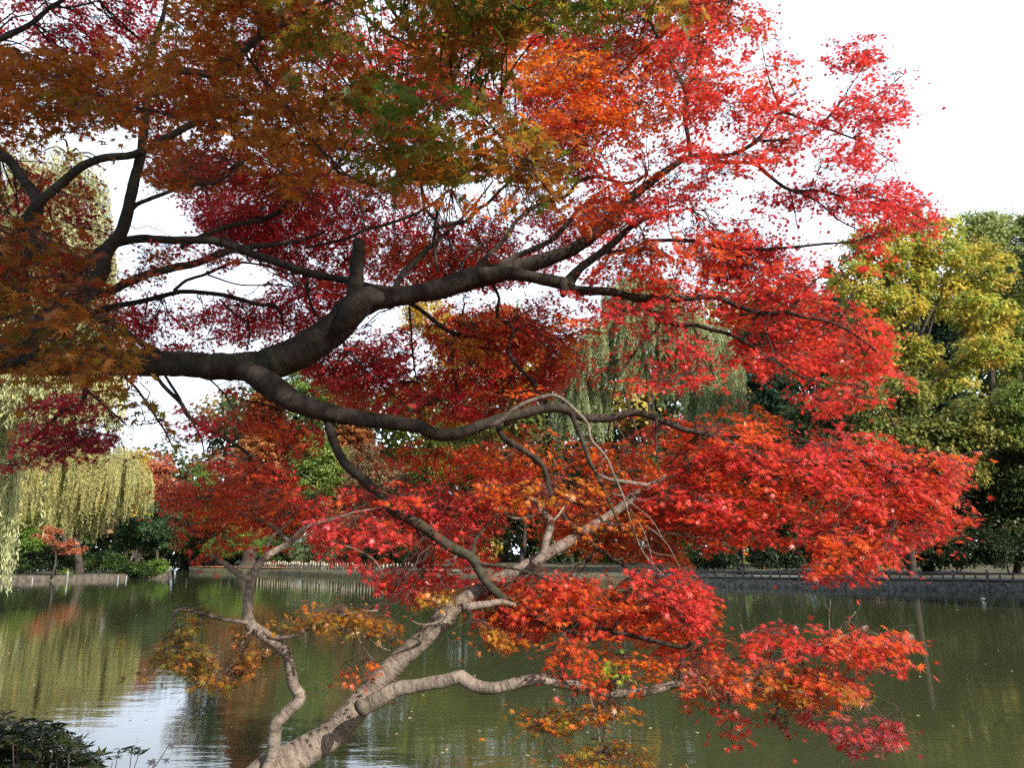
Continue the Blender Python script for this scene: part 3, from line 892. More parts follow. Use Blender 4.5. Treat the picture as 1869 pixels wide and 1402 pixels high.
f_left = Foliage()
f_left.region([(-250, -160), (480, -160), (480, 190), (300, 220), (0, 260), (-250, 260)], 5.6, .5, 1.5, .06, "crimson:5 maroon:2 red:5 scarlet:2", ["A5"])
f_left.region([(250, 110), (480, 100), (520, 340), (430, 330), (300, 330), (260, 240)], 5.6, .5, 1.0, .06, "crimson:4 rust:3 brown:3", ["A5"])
f_left.region([(-250, 260), (40, 270), (150, 330), (210, 420), (200, 500), (-250, 640)], 5.4, .5, 1.7, .06, "maroon:4 crimson:3 rust:3 brown:3", ["A5"])
f_left.region([(255, 215), (460, 215), (560, 300), (480, 350), (400, 345), (340, 350), (262, 330)], 5.6, .4, 1.5, .06, "crimson:4 rust:4 brown:3", ["A5"])
f_left.region([(248, 225), (350, 235), (352, 345), (262, 348)], 4.5, .3, 1.3, .064, "brown:4 rust:4 crimson:2", ["A5"], holes=False)
f_left.region([(30, 270), (200, 270), (190, 330), (120, 400), (60, 400)], 5.3, .3, .8, .06, "rust:4 brown:4 maroon:2", ["A5"])
f_left.region([(280, 430), (430, 450), (440, 480), (300, 500), (215, 540), (210, 480)], 5.0, .3, .7, .06, "rust:3 brown:3 crimson:3", ["A5"])
f_left.build(LEFT)

f_up = Foliage()
f_up.region([(440, -160), (1300, -160), (1350, 60), (1300, 250), (1250, 330), (1150, 345), (1000, 330), (800, 330), (600, 280), (470, 190)], 5.9, .6, 2.1, .062, "scarlet:5 rust:3 orange:4 crimson:3 red:3", ["A8", "A9"])
f_up.region([(900, 60), (1250, 110), (1270, 310), (1100, 330), (950, 280)], 5.3, .3, 1.0, .06, "orange:5 amber:5 scarlet:3", ["A8", "A9"])
f_up.region([(560, 190), (760, 230), (900, 300), (900, 350), (700, 350), (540, 330), (480, 260)], 5.3, .4, 1.0, .06, "rust:4 orange:3 brown:3 scarlet:2", ["A8"])
f_up.region([(330, 320), (560, 290), (760, 330), (900, 385), (1080, 360), (1160, 430), (1060, 480), (960, 520), (860, 530), (700, 560), (640, 560), (540, 520), (430, 450), (350, 410)], 6.9, .6, 2.2, .058, "crimson:4 pink:4 red:5 scarlet:3", ["A8", "A6"])
f_up.region([(640, 390), (800, 380), (1000, 400), (1100, 430), (960, 520), (800, 530), (660, 500)], 6.0, .4, .9, .058, "rust:3 red:4 scarlet:3 brown:2", ["A8"])
f_up.region([(760, 350), (1000, 340), (1180, 350), (1150, 420), (1000, 420), (850, 400)], 5.9, .4, .8, .058, "rust:4 orange:3 red:4", ["A8"])
f_up.build(UP)

f_mid = Foliage()
f_mid.region([(170, 540), (300, 500), (420, 490), (560, 470), (700, 530), (650, 580), (560, 610), (480, 645), (360, 650), (250, 650), (190, 620)], 6.3, .5, 1.6, .056, "crimson:5 red:5 pink:2", ["A6"])
f_mid.region([(500, 470), (660, 500), (650, 590), (540, 620), (480, 560)], 6.3, .4, 1.3, .056, "crimson:5 red:4 pink:3", ["A6"])
f_mid.region([(280, 330), (420, 320), (560, 330), (640, 430), (560, 470), (440, 460), (370, 430), (320, 370)], 6.3, .4, 1.6, .056, "crimson:5 red:3 pink:2", ["A6"])
f_mid.region([(250, 440), (330, 420), (420, 450), (440, 500), (300, 520), (220, 520)], 5.6, .3, .8, .058, "crimson:4 rust:3 maroon:2", ["A6"])
f_mid.region([(430, 200), (600, 300), (600, 420), (520, 400), (430, 300)], 5.6, .4, .7, .055, "rust:3 brown:3 red:3", ["A6"])
f_mid.build(MIDL)

f_upr = Foliage()
f_upr.region([(1220, -160), (1350, -160), (1375, 0), (1425, 40), (1440, 80), (1468, 108), (1462, 135), (1490, 165), (1520, 205), (1480, 260), (1400, 320), (1280, 330), (1200, 290), (1200, 80)], 5.1, .45, 1.55, .06, "red:5 scarlet:4 orange:3 pink:3", ["A9"])
f_upr.region([(1500, 68), (1520, 66), (1540, 78), (1570, 58), (1610, 64), (1620, 108), (1692, 108), (1668, 150), (1650, 172), (1668, 206), (1640, 235), (1632, 290), (1600, 310), (1520, 300), (1480, 262), (1515, 205), (1530, 160), (1512, 120)], 4.9, .35, 1.75, .06, "pink:5 red:5 scarlet:3", ["A9"], holes=False)
f_upr.region([(1230, 300), (1400, 320), (1500, 260), (1640, 290), (1660, 330), (1722, 385), (1712, 440), (1650, 420), (1590, 460), (1560, 400), (1450, 380), (1300, 365), (1180, 420), (1130, 400)], 4.9, .4, 1.35, .058, "red:5 pink:4 crimson:2 scarlet:2", ["A9"])
f_upr.region([(1560, 350), (1640, 370), (1724, 383), (1714, 440), (1650, 420), (1590, 462), (1545, 420)], 4.8, .25, 1.2, .06, "red:5 scarlet:4 pink:2", ["A9"])
f_upr.region([(1030, 350), (1250, 300), (1350, 350), (1300, 400), (1180, 430), (1060, 430)], 5.4, .4, 1.6, .058, "rust:3 orange:4 red:4", ["A9", "A8"])
f_upr.build(UPR, "bright pinkish red sunlit leaves against the white sky")

f_right = Foliage()
f_right.region([(1230, 400), (1330, 378), (1420, 385), (1470, 430), (1560, 405), (1600, 460), (1520, 480), (1500, 520), (1560, 540), (1600, 572), (1645, 632), (1615, 655), (1682, 695), (1640, 742), (1580, 735), (1500, 772), (1430, 725), (1350, 690), (1330, 620), (1290, 560), (1240, 500)], 5.05, .4, 2.0, .06, "scarlet:5 red:6 orange:2 pink:2", ["A2"])
f_right.region([(1060, 470), (1130, 420), (1260, 410), (1290, 560), (1200, 560), (1130, 520), (1060, 530)], 5.1, .35, 1.7, .058, "scarlet:5 rust:3 orange:4 red:3", ["A2"])
f_right.region([(1060, 540), (1200, 540), (1340, 570), (1345, 720), (1280, 745), (1200, 720), (1100, 730), (1040, 640)], 5.0, .35, .8, .056, "red:5 crimson:3 scarlet:3", ["A2"])
f_right.region([(1560, 405), (1600, 405), (1640, 450), (1590, 520), (1540, 500)], 4.8, .2, .6, .06, "red:5 scarlet:4", ["A2"])
f_right.build(RIGHT)

f_hang = Foliage()
f_hang.region([(545, 680), (620, 600), (700, 555), (860, 545), (1050, 540), (1045, 640), (1050, 695), (960, 745), (880, 775), (780, 775), (700, 755), (600, 735)], 5.9, .5, 2.3, .058, "crimson:3 red:5 pink:2 scarlet:4 orange:2", ["A10"])
f_hang.region([(545, 670), (620, 600), (700, 560), (780, 560), (740, 680), (640, 720)], 5.5, .3, 1.6, .058, "pink:5 crimson:3 red:3", ["A10"])
f_hang.region([(830, 555), (1050, 540), (1060, 690), (960, 740), (860, 720), (790, 640)], 5.4, .3, 1.5, .058, "orange:4 scarlet:4 gold:3 red:3", ["A10"])
f_hang.region([(960, 520), (1060, 530), (1120, 560), (1080, 640), (1000, 620)], 5.2, .3, 1.0, .058, "orange:4 scarlet:5 red:3", ["A10"])
f_hang.build(HANG)

f_low = Foliage()
f_low.region([(1010, 700), (1100, 718), (1180, 740), (1250, 760), (1340, 728), (1440, 735), (1450, 860), (1300, 850), (1180, 800), (1060, 745)], 5.15, .35, 1.6, .06, "orange:6 scarlet:4 red:2", ["A3"])
f_low.region([(870, 775), (960, 765), (1060, 785), (1180, 780), (1300, 820), (1310, 950), (1240, 1000), (1280, 1050), (1180, 1020), (1100, 1030), (1000, 1000), (940, 930), (880, 860)], 5.35, .45, 1.7, .06, "orange:5 scarlet:5 rust:2 red:3", ["A3", "A3d"])
f_low.region([(1340, 725), (1450, 790), (1560, 762), (1600, 790), (1655, 800), (1740, 832), (1792, 815), (1762, 880), (1738, 928), (1805, 936), (1762, 962), (1700, 1000), (1650, 1003), (1642, 1042), (1560, 1068), (1470, 1060), (1480, 1000), (1400, 1000), (1330, 1000), (1270, 1030), (1250, 930), (1260, 830)], 4.95, .4, 2.1, .062, "scarlet:5 red:6 pink:4 orange:3", ["A3"])
f_low.region([(1470, 950), (1640, 960), (1640, 1042), (1560, 1066), (1475, 1058), (1490, 1000)], 4.4, .2, 1.3, .062, "scarlet:4 orange:4 pink:3", ["A3"])
f_low.region([(640, 800), (760, 800), (880, 790), (950, 860), (940, 950), (900, 1000), (800, 980), (740, 930), (690, 880)], 5.6, .4, 1.3, .058, "red:4 pink:3 orange:4 scarlet:4", ["A3", "A4"])
f_low.build(LOW)

f_desc = Foliage()
f_desc.region([(880, 1060), (1000, 1030), (1100, 1040), (1200, 1030), (1270, 1050), (1300, 1090), (1332, 1150), (1342, 1212), (1260, 1240), (1170, 1180), (1100, 1180), (1020, 1150), (960, 1180), (880, 1160), (850, 1110)], 4.8, .3, 2.7, .058, "scarlet:5 orange:5 red:4 rust:2", ["A4", "A3d"])
f_desc.region([(1100, 960), (1220, 1010), (1290, 1060), (1335, 1160), (1250, 1180), (1160, 1080)], 4.5, .25, 1.3, .058, "scarlet:5 red:4 pink:3", ["A3d", "arch"])
f_desc.region([(590, 885), (690, 872), (750, 860), (860, 900), (900, 1010), (1000, 1060), (870, 1065), (745, 1112), (700, 1085), (640, 1045), (575, 1025), (640, 965)], 5.15, .4, 1.5, .058, "pink:4 red:5 scarlet:4 orange:2", ["A4"])
f_desc.region([(690, 1090), (740, 1100), (735, 1140), (705, 1135)], 4.8, .1, .9, .058, "pink:5 red:4", ["A4"], holes=False)
f_desc.build(DESC)

f_und = Foliage()
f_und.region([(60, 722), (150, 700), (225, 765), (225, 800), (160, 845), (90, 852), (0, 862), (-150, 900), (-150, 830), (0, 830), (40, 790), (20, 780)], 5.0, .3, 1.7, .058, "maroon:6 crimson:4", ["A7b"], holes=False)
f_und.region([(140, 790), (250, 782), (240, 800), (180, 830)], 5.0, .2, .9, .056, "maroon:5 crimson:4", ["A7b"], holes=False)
f_und.region([(290, 700), (390, 690), (395, 780), (345, 860), (300, 840)], 5.1, .3, .7, .052, "crimson:5 red:4", ["A7"])
f_und.region([(385, 692), (470, 702), (590, 785), (600, 835), (530, 832), (460, 790), (390, 790)], 5.3, .3, 1.6, .056, "scarlet:6 red:2 orange:6", ["A7"])
f_und.region([(330, 830), (380, 800), (470, 820), (560, 870), (600, 910), (590, 950), (520, 920), (430, 900)], 5.0, .3, 1.5, .058, "red:4 scarlet:5 pink:4 orange:2", ["A7"])
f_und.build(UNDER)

# ================================================================== LOWER MAPLE
B_BASE = (-1.72, 4.2, .5)
maple2 = empty("maple_tree", B_BASE)
tag(maple2, "leaning maple with pale grey trunk rising from the bottom edge, its forks in orange leaves", "tree")
g = Geo()
limb_geo(g, "B1", "330,1600,52 352,1555,44 420,1470,38 500,1408,33 545,1378,30 600,1345,28 652,1292,26 686,1250,23 737,1198,21 789,1152,20 812,1128,21 838,1105,17 892,1070,16 926,1053,15 964,1033,14 998,1012,12 1047,982,11 1098,951,10 1136,924,9 1160,904,8 1186,887,7 1215,868,4", 4.2, 4.85, n=18, rough=.05, bend=.12)
limb_geo(g, "B1", "974,1030,9 991,1014,9 996,987,9 1005,962,9 1003,947,8.5 989,937,7.5 986,930,7 990,921,6 969,911,5 955,907,3.5", 4.65, 4.75, n=9, rough=.08)
limb_geo(g, "B1", "990,933,5.5 980,938,5.5 966,945,5 949,948,3.5 930,945,2", 4.72, 4.8, n=7)
limb_geo(g, "B1", "1005,955,4 1020,940,3 1030,925,2.4 1050,905,1.5", 4.7, 4.8, n=5)
limb_geo(g, "B1", "845,1108,9 889,1104,8 916,1100,7 950,1108,4 1000,1120,2", 4.5, 4.6, n=7)
limb_geo(g, "B1", "1090,955,5 1140,960,4 1210,972,3.4 1300,985,3 1370,990,2.4 1420,1000,1.6", 4.8, 5.1, n=6)
limb_geo(g, "B1", "1186,887,5 1140,880,4.5 1110,875,4 1085,862,3", 4.75, 4.7, n=6)
limb_geo(g, "B1", "810,1130,4 795,1138,3.2 780,1141,2.4 765,1140,1.6 752,1134,1.4", 4.45, 4.4, n=5)
limb_geo(g, None, "655,1284,10 663,1294,13 668,1302,8", 4.22, 4.17, n=10, rough=.1)
B1 = g.build("trunk", M_BARK2, maple2, True)

g = Geo()
limb_geo(g, "B2", "655,1300,10 680,1284,15 720,1262,13 772,1250,12 823,1241,12 841,1237,13 865,1252,12 899,1257,11.5 944,1248,11 988,1241,10.5 1030,1250,9 1074,1256,9 1115,1267,9 1167,1265,8 1201,1259,8 1239,1250,7 1282,1263,6.5 1347,1260,6 1385,1253,5 1409,1264,4 1436,1281,3", 4.3, 4.15, n=12, rough=.07)
limb_geo(g, "B2", "1340,1258,6 1400,1225,6 1450,1192,6 1484,1185,5.5 1515,1174,5.5 1550,1161,5 1584,1145,4.5", 4.2, 4.05, n=9)
limb_geo(g, "B2", "1505,1178,4.5 1530,1182,6.5 1560,1184,6.5 1587,1181,7 1618,1174,7 1645,1167,7 1666,1164,6.5", 4.1, 4.0, n=9, rough=.07)
limb_geo(g, "B2", "1436,1255,4 1471,1267,3.6 1505,1279,3.4 1556,1284,3 1581,1279,2", 4.1, 4.05, n=6)
limb_geo(g, "B2", "1415,1265,4 1424,1285,3.6 1417,1305,3 1424,1330,2", 4.1, 4.05, n=6)
limb_geo(g, "B2", "1075,1260,2.6 1082,1295,2.4 1091,1326,2.2 1094,1350,1.8 1098,1372,1.2", 4.2, 4.1, n=5)
limb_geo(g, "B2", "1062,1258,2.6 1036,1295,2.2 995,1329,1.4", 4.2, 4.15, n=5)
limb_geo(g, None, "1514,1160,1.4 1513,1125,1.2 1516,1095,.9", 4.08, 4.05, n=4)
limb_geo(g, None, "1513,1118,1 1505,1102,.7", 4.06, 4.05, n=4)
limb_geo(g, None, "1518,1162,1.4 1545,1138,1.2 1562,1117,.8", 4.08, 4.05, n=4)
limb_geo(g, None, "1380,1150,1.2 1360,1160,1 1352,1140,.7", 4.1, 4.1, n=4)
B2 = g.build("limb", M_BARK2, maple2, True)
B2["label"] = "low pale branch with knots reaching right over the water"

g = Geo()
limb_geo(g, "B3", "480,1420,14 497,1385,13.5 502,1340,12.5 506,1320,13 524,1301,12.5 545,1281,12 548,1267,12.5 536,1250,11.5 530,1216,10.5 519,1190,10.5 496,1168,12 474,1153,12.5 455,1136,12 452,1105,10 456,1072,9.5 461,1050,9 481,1021,7 502,1006,7 529,992,6.5 543,975,5.5 567,958,4.4 619,946,3.6 642,937,3 690,928,1.8", 4.3, 4.6, n=12, rough=.07)
limb_geo(g, "B3", "458,1056,6.5 443,1054,6.5 416,1033,6 398,1022,6 385,1011,5.5", 4.45, 4.45, n=9)
limb_geo(g, "B3", "530,992,4 519,982,5 498,961,4.5 464,946,4 419,932,3.4 380,920,2.4 340,930,1.6", 4.55, 4.7, n=7)
limb_geo(g, "B3", "484,1015,3.5 490,990,3.2 505,972,3 520,962,2.6 535,945,1.6", 4.5, 4.5, n=5)
limb_geo(g, "B3", "452,1137,5 430,1134,4.6 412,1132,4.4 378,1123,4 337,1113,3.6 318,1118,3.4 316,1140,2.4 320,1165,1.4", 4.4, 4.3, n=7)
limb_geo(g, "B3", "489,1162,5 515,1165,4.6 546,1157,4 567,1143,3.4 591,1135,2.8 640,1120,2 690,1115,1.4", 4.4, 4.3, n=7)
limb_geo(g, "B3", "560,980,2.6 600,990,2.6 640,1000,2.6 680,1020,2 700,1050,1.4", 4.6, 4.7, n=5)
limb_geo(g, "B3", "620,1150,2.2 660,1160,2 690,1180,1.6 715,1190,1.2", 4.4, 4.35, n=4)
limb_geo(g, "B3", "650,1158,1.6 665,1185,1.4 680,1205,1", 4.35, 4.3, n=4)
limb_geo(g, "B3", "462,1150,2.6 445,1165,2.2 440,1190,1.6 430,1230,1", 4.4, 4.35, n=4)
B3 = g.build("limb", M_BARK2, maple2, True)
B3["label"] = "crooked slender stem standing beside the trunk"

f_b1 = Foliage()
f_b1.region([(850, 860), (1000, 850), (1120, 900), (1200, 960), (1130, 1000), (1040, 1010), (960, 960), (880, 920)], 5.0, .35, 1.4, .058, "orange:6 scarlet:4 gold:2", ["B1"])
f_b1.region([(1130, 850), (1290, 830), (1380, 900), (1420, 990), (1300, 1000), (1200, 960)], 4.85, .35, 1.3, .058, "orange:4 scarlet:5 red:3", ["B1"])
f_b1.region([(745, 1080), (850, 1070), (845, 1108), (770, 1108)], 4.6, .2, 1.6, .056, "gold:4 olive:4 amber:2", ["B1"], holes=False)
f_b1.region([(850, 1115), (960, 1125), (1000, 1180), (925, 1192), (880, 1172)], 4.5, .25, 1.3, .056, "gold:3 orange:3 rust:3", ["B1"], holes=False)
f_b1.build(B1)
f_b2 = Foliage()
f_b2.region([(1350, 1165), (1420, 1130), (1470, 1142), (1500, 1122), (1560, 1140), (1640, 1150), (1692, 1184), (1660, 1192), (1652, 1236), (1590, 1215), (1580, 1240), (1540, 1205), (1440, 1205), (1370, 1205)], 4.1, .3, 2.5, .058, "scarlet:6 red:3 pink:3 orange:2", ["B2"], holes=False)
f_b2.region([(1240, 1205), (1350, 1190), (1500, 1205), (1580, 1245), (1605, 1270), (1560, 1292), (1480, 1292), (1400, 1290), (1300, 1272), (1250, 1300)], 4.1, .3, 2.6, .058, "scarlet:4 orange:4 olive:3 mauve:3 gold:2", ["B2"])
f_b2.region([(1300, 1275), (1370, 1290), (1382, 1340), (1342, 1366), (1310, 1332)], 4.05, .15, 1.0, .058, "red:5 scarlet:3", ["B2"], holes=False)
f_b2.region([(1395, 1290), (1440, 1305), (1452, 1350), (1412, 1332)], 4.05, .15, 1.0, .058, "scarlet:5 red:3", ["B2"], holes=False)
f_b2.region([(1440, 1282), (1560, 1290), (1640, 1292), (1672, 1332), (1630, 1372), (1580, 1362), (1560, 1384), (1530, 1352), (1470, 1322)], 4.0, .2, 2.0, .058, "maroon:4 mauve:4 red:3", ["B2"], holes=False)
f_b2.region([(1010, 1150), (1100, 1172), (1200, 1200), (1245, 1250), (1170, 1272), (1080, 1272), (1000, 1232)], 4.25, .25, 1.35, .056, "orange:5 scarlet:4 rust:3", ["B2"])
f_b2.region([(1105, 1192), (1165, 1200), (1150, 1240), (1110, 1235)], 4.1, .1, 1.6, .056, "lime:5 green:2 olive:2", ["B2"], holes=False)
f_b2.region([(910, 1290), (940, 1298), (1050, 1288), (1100, 1270), (1172, 1290), (1130, 1312), (1080, 1322), (1010, 1342), (950, 1322)], 4.2, .2, 2.6, .056, "olive:4 gold:3 orange:3 rust:2", ["B2"], holes=False)
f_b2.region([(1010, 1372), (1090, 1340), (1140, 1350), (1192, 1382), (1190, 1460), (1060, 1460)], 4.1, .2, 2.4, .056, "gold:4 olive:4 orange:2", ["B2"], holes=False)
f_b2.build(B2)
f_b3 = Foliage()
f_b3.region([(270, 1205), (318, 1150), (330, 1108), (372, 1100), (382, 1140), (345, 1150), (392, 1190), (402, 1240), (360, 1262), (330, 1222)], 4.3, .2, 3.6, .06, "moss:5 umber:4 rust:1", ["B3"], holes=False)
f_b3.region([(415, 1170), (462, 1130), (482, 1180), (480, 1210), (452, 1240), (420, 1262), (380, 1255), (438, 1200)], 4.4, .2, 3.4, .06, "umber:4 moss:4 rust:3", ["B3"], holes=False)
f_b3.region([(462, 1130), (530, 1125), (545, 1100), (600, 1108), (640, 1105), (732, 1140), (735, 1168), (690, 1162), (650, 1152), (600, 1152), (540, 1152), (500, 1152)], 4.4, .25, 3.2, .057, "umber:4 moss:4 gold:2 rust:3", ["B3"], holes=False)
f_b3.region([(605, 1256), (620, 1205), (665, 1200), (702, 1205), (692, 1232), (650, 1247)], 4.35, .15, 1.12, .054, "rust:5 orange:3 red:2", ["B3"], holes=False)
f_b3.region([(285, 900), (350, 850), (440, 850), (520, 880), (600, 930), (640, 975), (560, 1022), (430, 1000), (375, 1050), (330, 1000)], 4.7, .4, 1.6, .056, "scarlet:6 red:3 orange:6 pink:2", ["B3"])
f_b3.region([(560, 930), (700, 900), (760, 960), (720, 1060), (640, 1040), (570, 1020)], 4.7, .3, 1.2, .056, "pink:4 red:5 scarlet:2", ["B3"])
f_b3.build(B3)

# ================================================================== BACKGROUND TREES
def shade(palette, n):
    cs, ws = palette
    return cs[RNG.choice(len(cs), n, p=ws)]


def mk(*items):
    return np.array([i[0] for i in items]), np.array([i[1] for i in items], float) / sum(i[1] for i in items)


def quads(pos, fwd, nrm, ln, wd, col, name, parent, mat=None, label=None):
    """pointed leaf-shaped quads"""
    nrm = norm(nrm); fwd = norm(fwd - nrm * np.sum(fwd * nrm, -1, keepdims=True)); sd = np.cross(fwd, nrm)
    l_, w_ = ln[:, None] / 2, wd[:, None] / 2
    V = np.stack([pos - fwd * l_, pos + sd * w_ + nrm * w_ * .3, pos + fwd * l_, pos - sd * w_ + nrm * w_ * .3], 1)
    F = np.arange(len(pos) * 4).reshape(-1, 4)
    o = np_mesh(name, V.reshape(-1, 3), F, mat or M_FOL, parent, np.repeat(np.clip(col, .003, .9), 4, 0))
    o["kind"] = "stuff"
    if label: o["label"] = label
    return o


def blobs_world(blobs, d, dj):
    out = []
    for bl in blobs:
        x, y, rx, ry = bl[:4]
        dd = d + RNG.uniform(-dj, dj)
        c = P(x, y, dd)
        out.append((c, rx * dd / FPX, ry * dd / FPX) + ((float(P(x, bl[4], dd)[2]),) if len(bl) > 4 else ()))
    return out


def broadleaf(name, label, d, trunk, blobs, palette, leaf=.22, dens=1.0, cat="tree", group=None, dj=1.5, clump=.9, trunk_r=.22, limb=True, ground=.55, droop=.2, gap=.0):
    """trunk: photo x of the stem foot; blobs: crown lobes (x, y, rx, ry) in photo pixels, all at distance d"""
    W = blobs_world(blobs, d, dj)
    bx = (trunk - CX) / FPX * d / _cp * 1.0
    base = np.array([P(trunk, HOR, d)[0], d, ground])
    root = empty(name, base)
    tag(root, label, cat, group)
    cen = np.mean([w[0] for w in W], axis=0)
    low = min(w[0][2] - w[2] for w in W)
    fork = base * .35 + cen * .65
    fork[2] = max(base[2] + 1.0, low * .55 + cen[2] * .45)
    fork[:2] = base[:2] * .6 + cen[:2] * .4
    g = Geo()
    g.tube(np.array([base - [0, 0, .3], base * .7 + fork * .3 + RNG.normal(0, .12, 3), fork]), [trunk_r * 1.3, trunk_r, trunk_r * .75], 8, .06, res=.6)
    top = cen.copy(); top[2] = cen[2] + (cen[2] - fork[2]) * .5
    g.tube(np.array([fork, (fork + top) / 2 + RNG.normal(0, .3, 3), top]), [trunk_r * .7, trunk_r * .45, trunk_r * .15], 6, .05, res=.6)
    if limb:
        for (c, rx, rz) in W:
            s0 = base + (fork - base) * RNG.uniform(.75, 1.0)
            md = s0 * .5 + c * .5 + np.array([0, 0, rz * .2]) + RNG.normal(0, .25, 3)
            g.tube(np.array([s0, md, c]), [trunk_r * .45, trunk_r * .3, trunk_r * .1], 5, .05, res=.7)
            for _ in range(5):
                e = c + norm(RNG.normal(0, 1, 3)) * np.array([rx, rx * .8, rz]) * .8
                m0 = md + (c - md) * RNG.uniform(.2, 1)
                g.tube(np.array([m0, (m0 + e) / 2 + [0, 0, rz * .1], e]), [trunk_r * .16, trunk_r * .1, trunk_r * .04], 4, 0, res=.8)
    g.build("trunk", M_TRUNK, root, True)
    ps, fs, ns, cs_ = [], [], [], []
    for (c, rx, rz) in W:
        ry = min(rx, rz) * .9
        vol_area = 4 * math.pi * ((rx * rz + rx * ry + ry * rz) / 3)
        ncl = max(8, int(vol_area / (clump * clump) * 2.3 * dens))
        dirv = norm(RNG.normal(0, 1, (ncl, 3)))
        rad = RNG.uniform(.45, 1.0, (ncl, 1)) ** .6
        lump = 1 + .18 * np.sin(dirv[:, 0:1] * 5 + c[0]) * np.sin(dirv[:, 2:3] * 6 + c[2]) + RNG.normal(0, .08, (ncl, 1))
        cc = c + dirv * rad * lump * np.array([rx, ry, rz])
        if gap: cc = cc[RNG.random(ncl) > gap]
        ncl = len(cc)
        per = max(10, int(13 * clump * clump / (leaf * leaf) * .24))
        col = shade(palette, ncl) * RNG.uniform(.75, 1.25, (ncl, 1))
        p = np.repeat(cc, per, 0)
        off = RNG.normal(0, 1, p.shape) * np.array([.36, .36, .20]) * clump
        off[:, 2] -= (off[:, 0] ** 2 + off[:, 1] ** 2) * droop / clump
        p = p + off
        outd = norm(p - c)
        k = len(p)
        ps.append(p)
        ns.append(np.array([0, 0, .9]) + outd * .5 + RNG.normal(0, .55, (k, 3)))
        fs.append(outd + np.array([0, 0, -.4]) + RNG.normal(0, .5, (k, 3)))
        c2 = np.repeat(col, per, 0) * .75 + shade(palette, k) * .25
        cs_.append(c2 * RNG.uniform(.75, 1.25, (k, 1)))
    p = np.concatenate(ps); k = len(p)
    quads(p, np.concatenate(fs), np.concatenate(ns), leaf * RNG.uniform(.7, 1.4, k), leaf * RNG.uniform(.45, .8, k), np.concatenate(cs_), "crown", root)
    return root


def conifer(name, label, d, trunk, top_y, half_w, palette, leaf=.3, base_y=1000, ground=.55, n=9000, cat="tree", droop=.25, group=None):
    base = np.array([P(trunk, HOR, d)[0], d, ground])
    topz = P(trunk, top_y, d)[2]; lowz = P(trunk, base_y, d)[2]
    R = half_w * d / FPX
    root = empty(name, base); tag(root, label, cat, group)
    g = Geo()
    g.tube(np.array([base - [0, 0, .3], base + [.1, 0, (topz - ground) * .5], [base[0], d, topz - .2]]), [R * .11 + .12, R * .07 + .06, .03], 8, .03, res=1.0)
    n = n * 3; nb = max(30, int(n / 90))
    ps, fs, ns, cs_ = [], [], [], []
    for i in range(nb):
        h = RNG.random() ** .8
        z = lowz + (topz - lowz) * h
        ln = R * (1 - h) ** .8 * RNG.uniform(.7, 1.1) + .25
        a = RNG.uniform(0, 6.283)
        u = np.array([math.cos(a), math.sin(a), 0])
        s0 = np.array([base[0], d, z])
        e = s0 + u * ln + np.array([0, 0, ln * RNG.uniform(-.25, .15)])
        g.tube(np.array([s0, (s0 + e) / 2 + [0, 0, ln * .06], e]), [.05, .03, .012], 4, 0)
        k = int(90 * (.3 + ln / R))
        t = RNG.random(k) ** .7
        p = s0 + (e - s0) * t[:, None] + RNG.normal(0, 1, (k, 3)) * np.array([.22, .22, .12]) * (ln * .55) * (.4 + .6 * np.sin(t * 3.0))[:, None]
        ps.append(p); fs.append(u + RNG.normal(0, .5, (k, 3)) - [0, 0, droop]); ns.append(np.array([0, 0, 1.0]) + RNG.normal(0, .5, (k, 3)))
        cs_.append(shade(palette, 1) * RNG.uniform(.7, 1.3, (k, 1)))
    g.build("trunk", M_TRUNK, root, True)
    p = np.concatenate(ps); k = len(p)
    quads(p, np.concatenate(fs), np.concatenate(ns), leaf * RNG.uniform(.7, 1.4, k), leaf * RNG.uniform(.3, .6, k), np.concatenate(cs_), "crown", root)
    return root


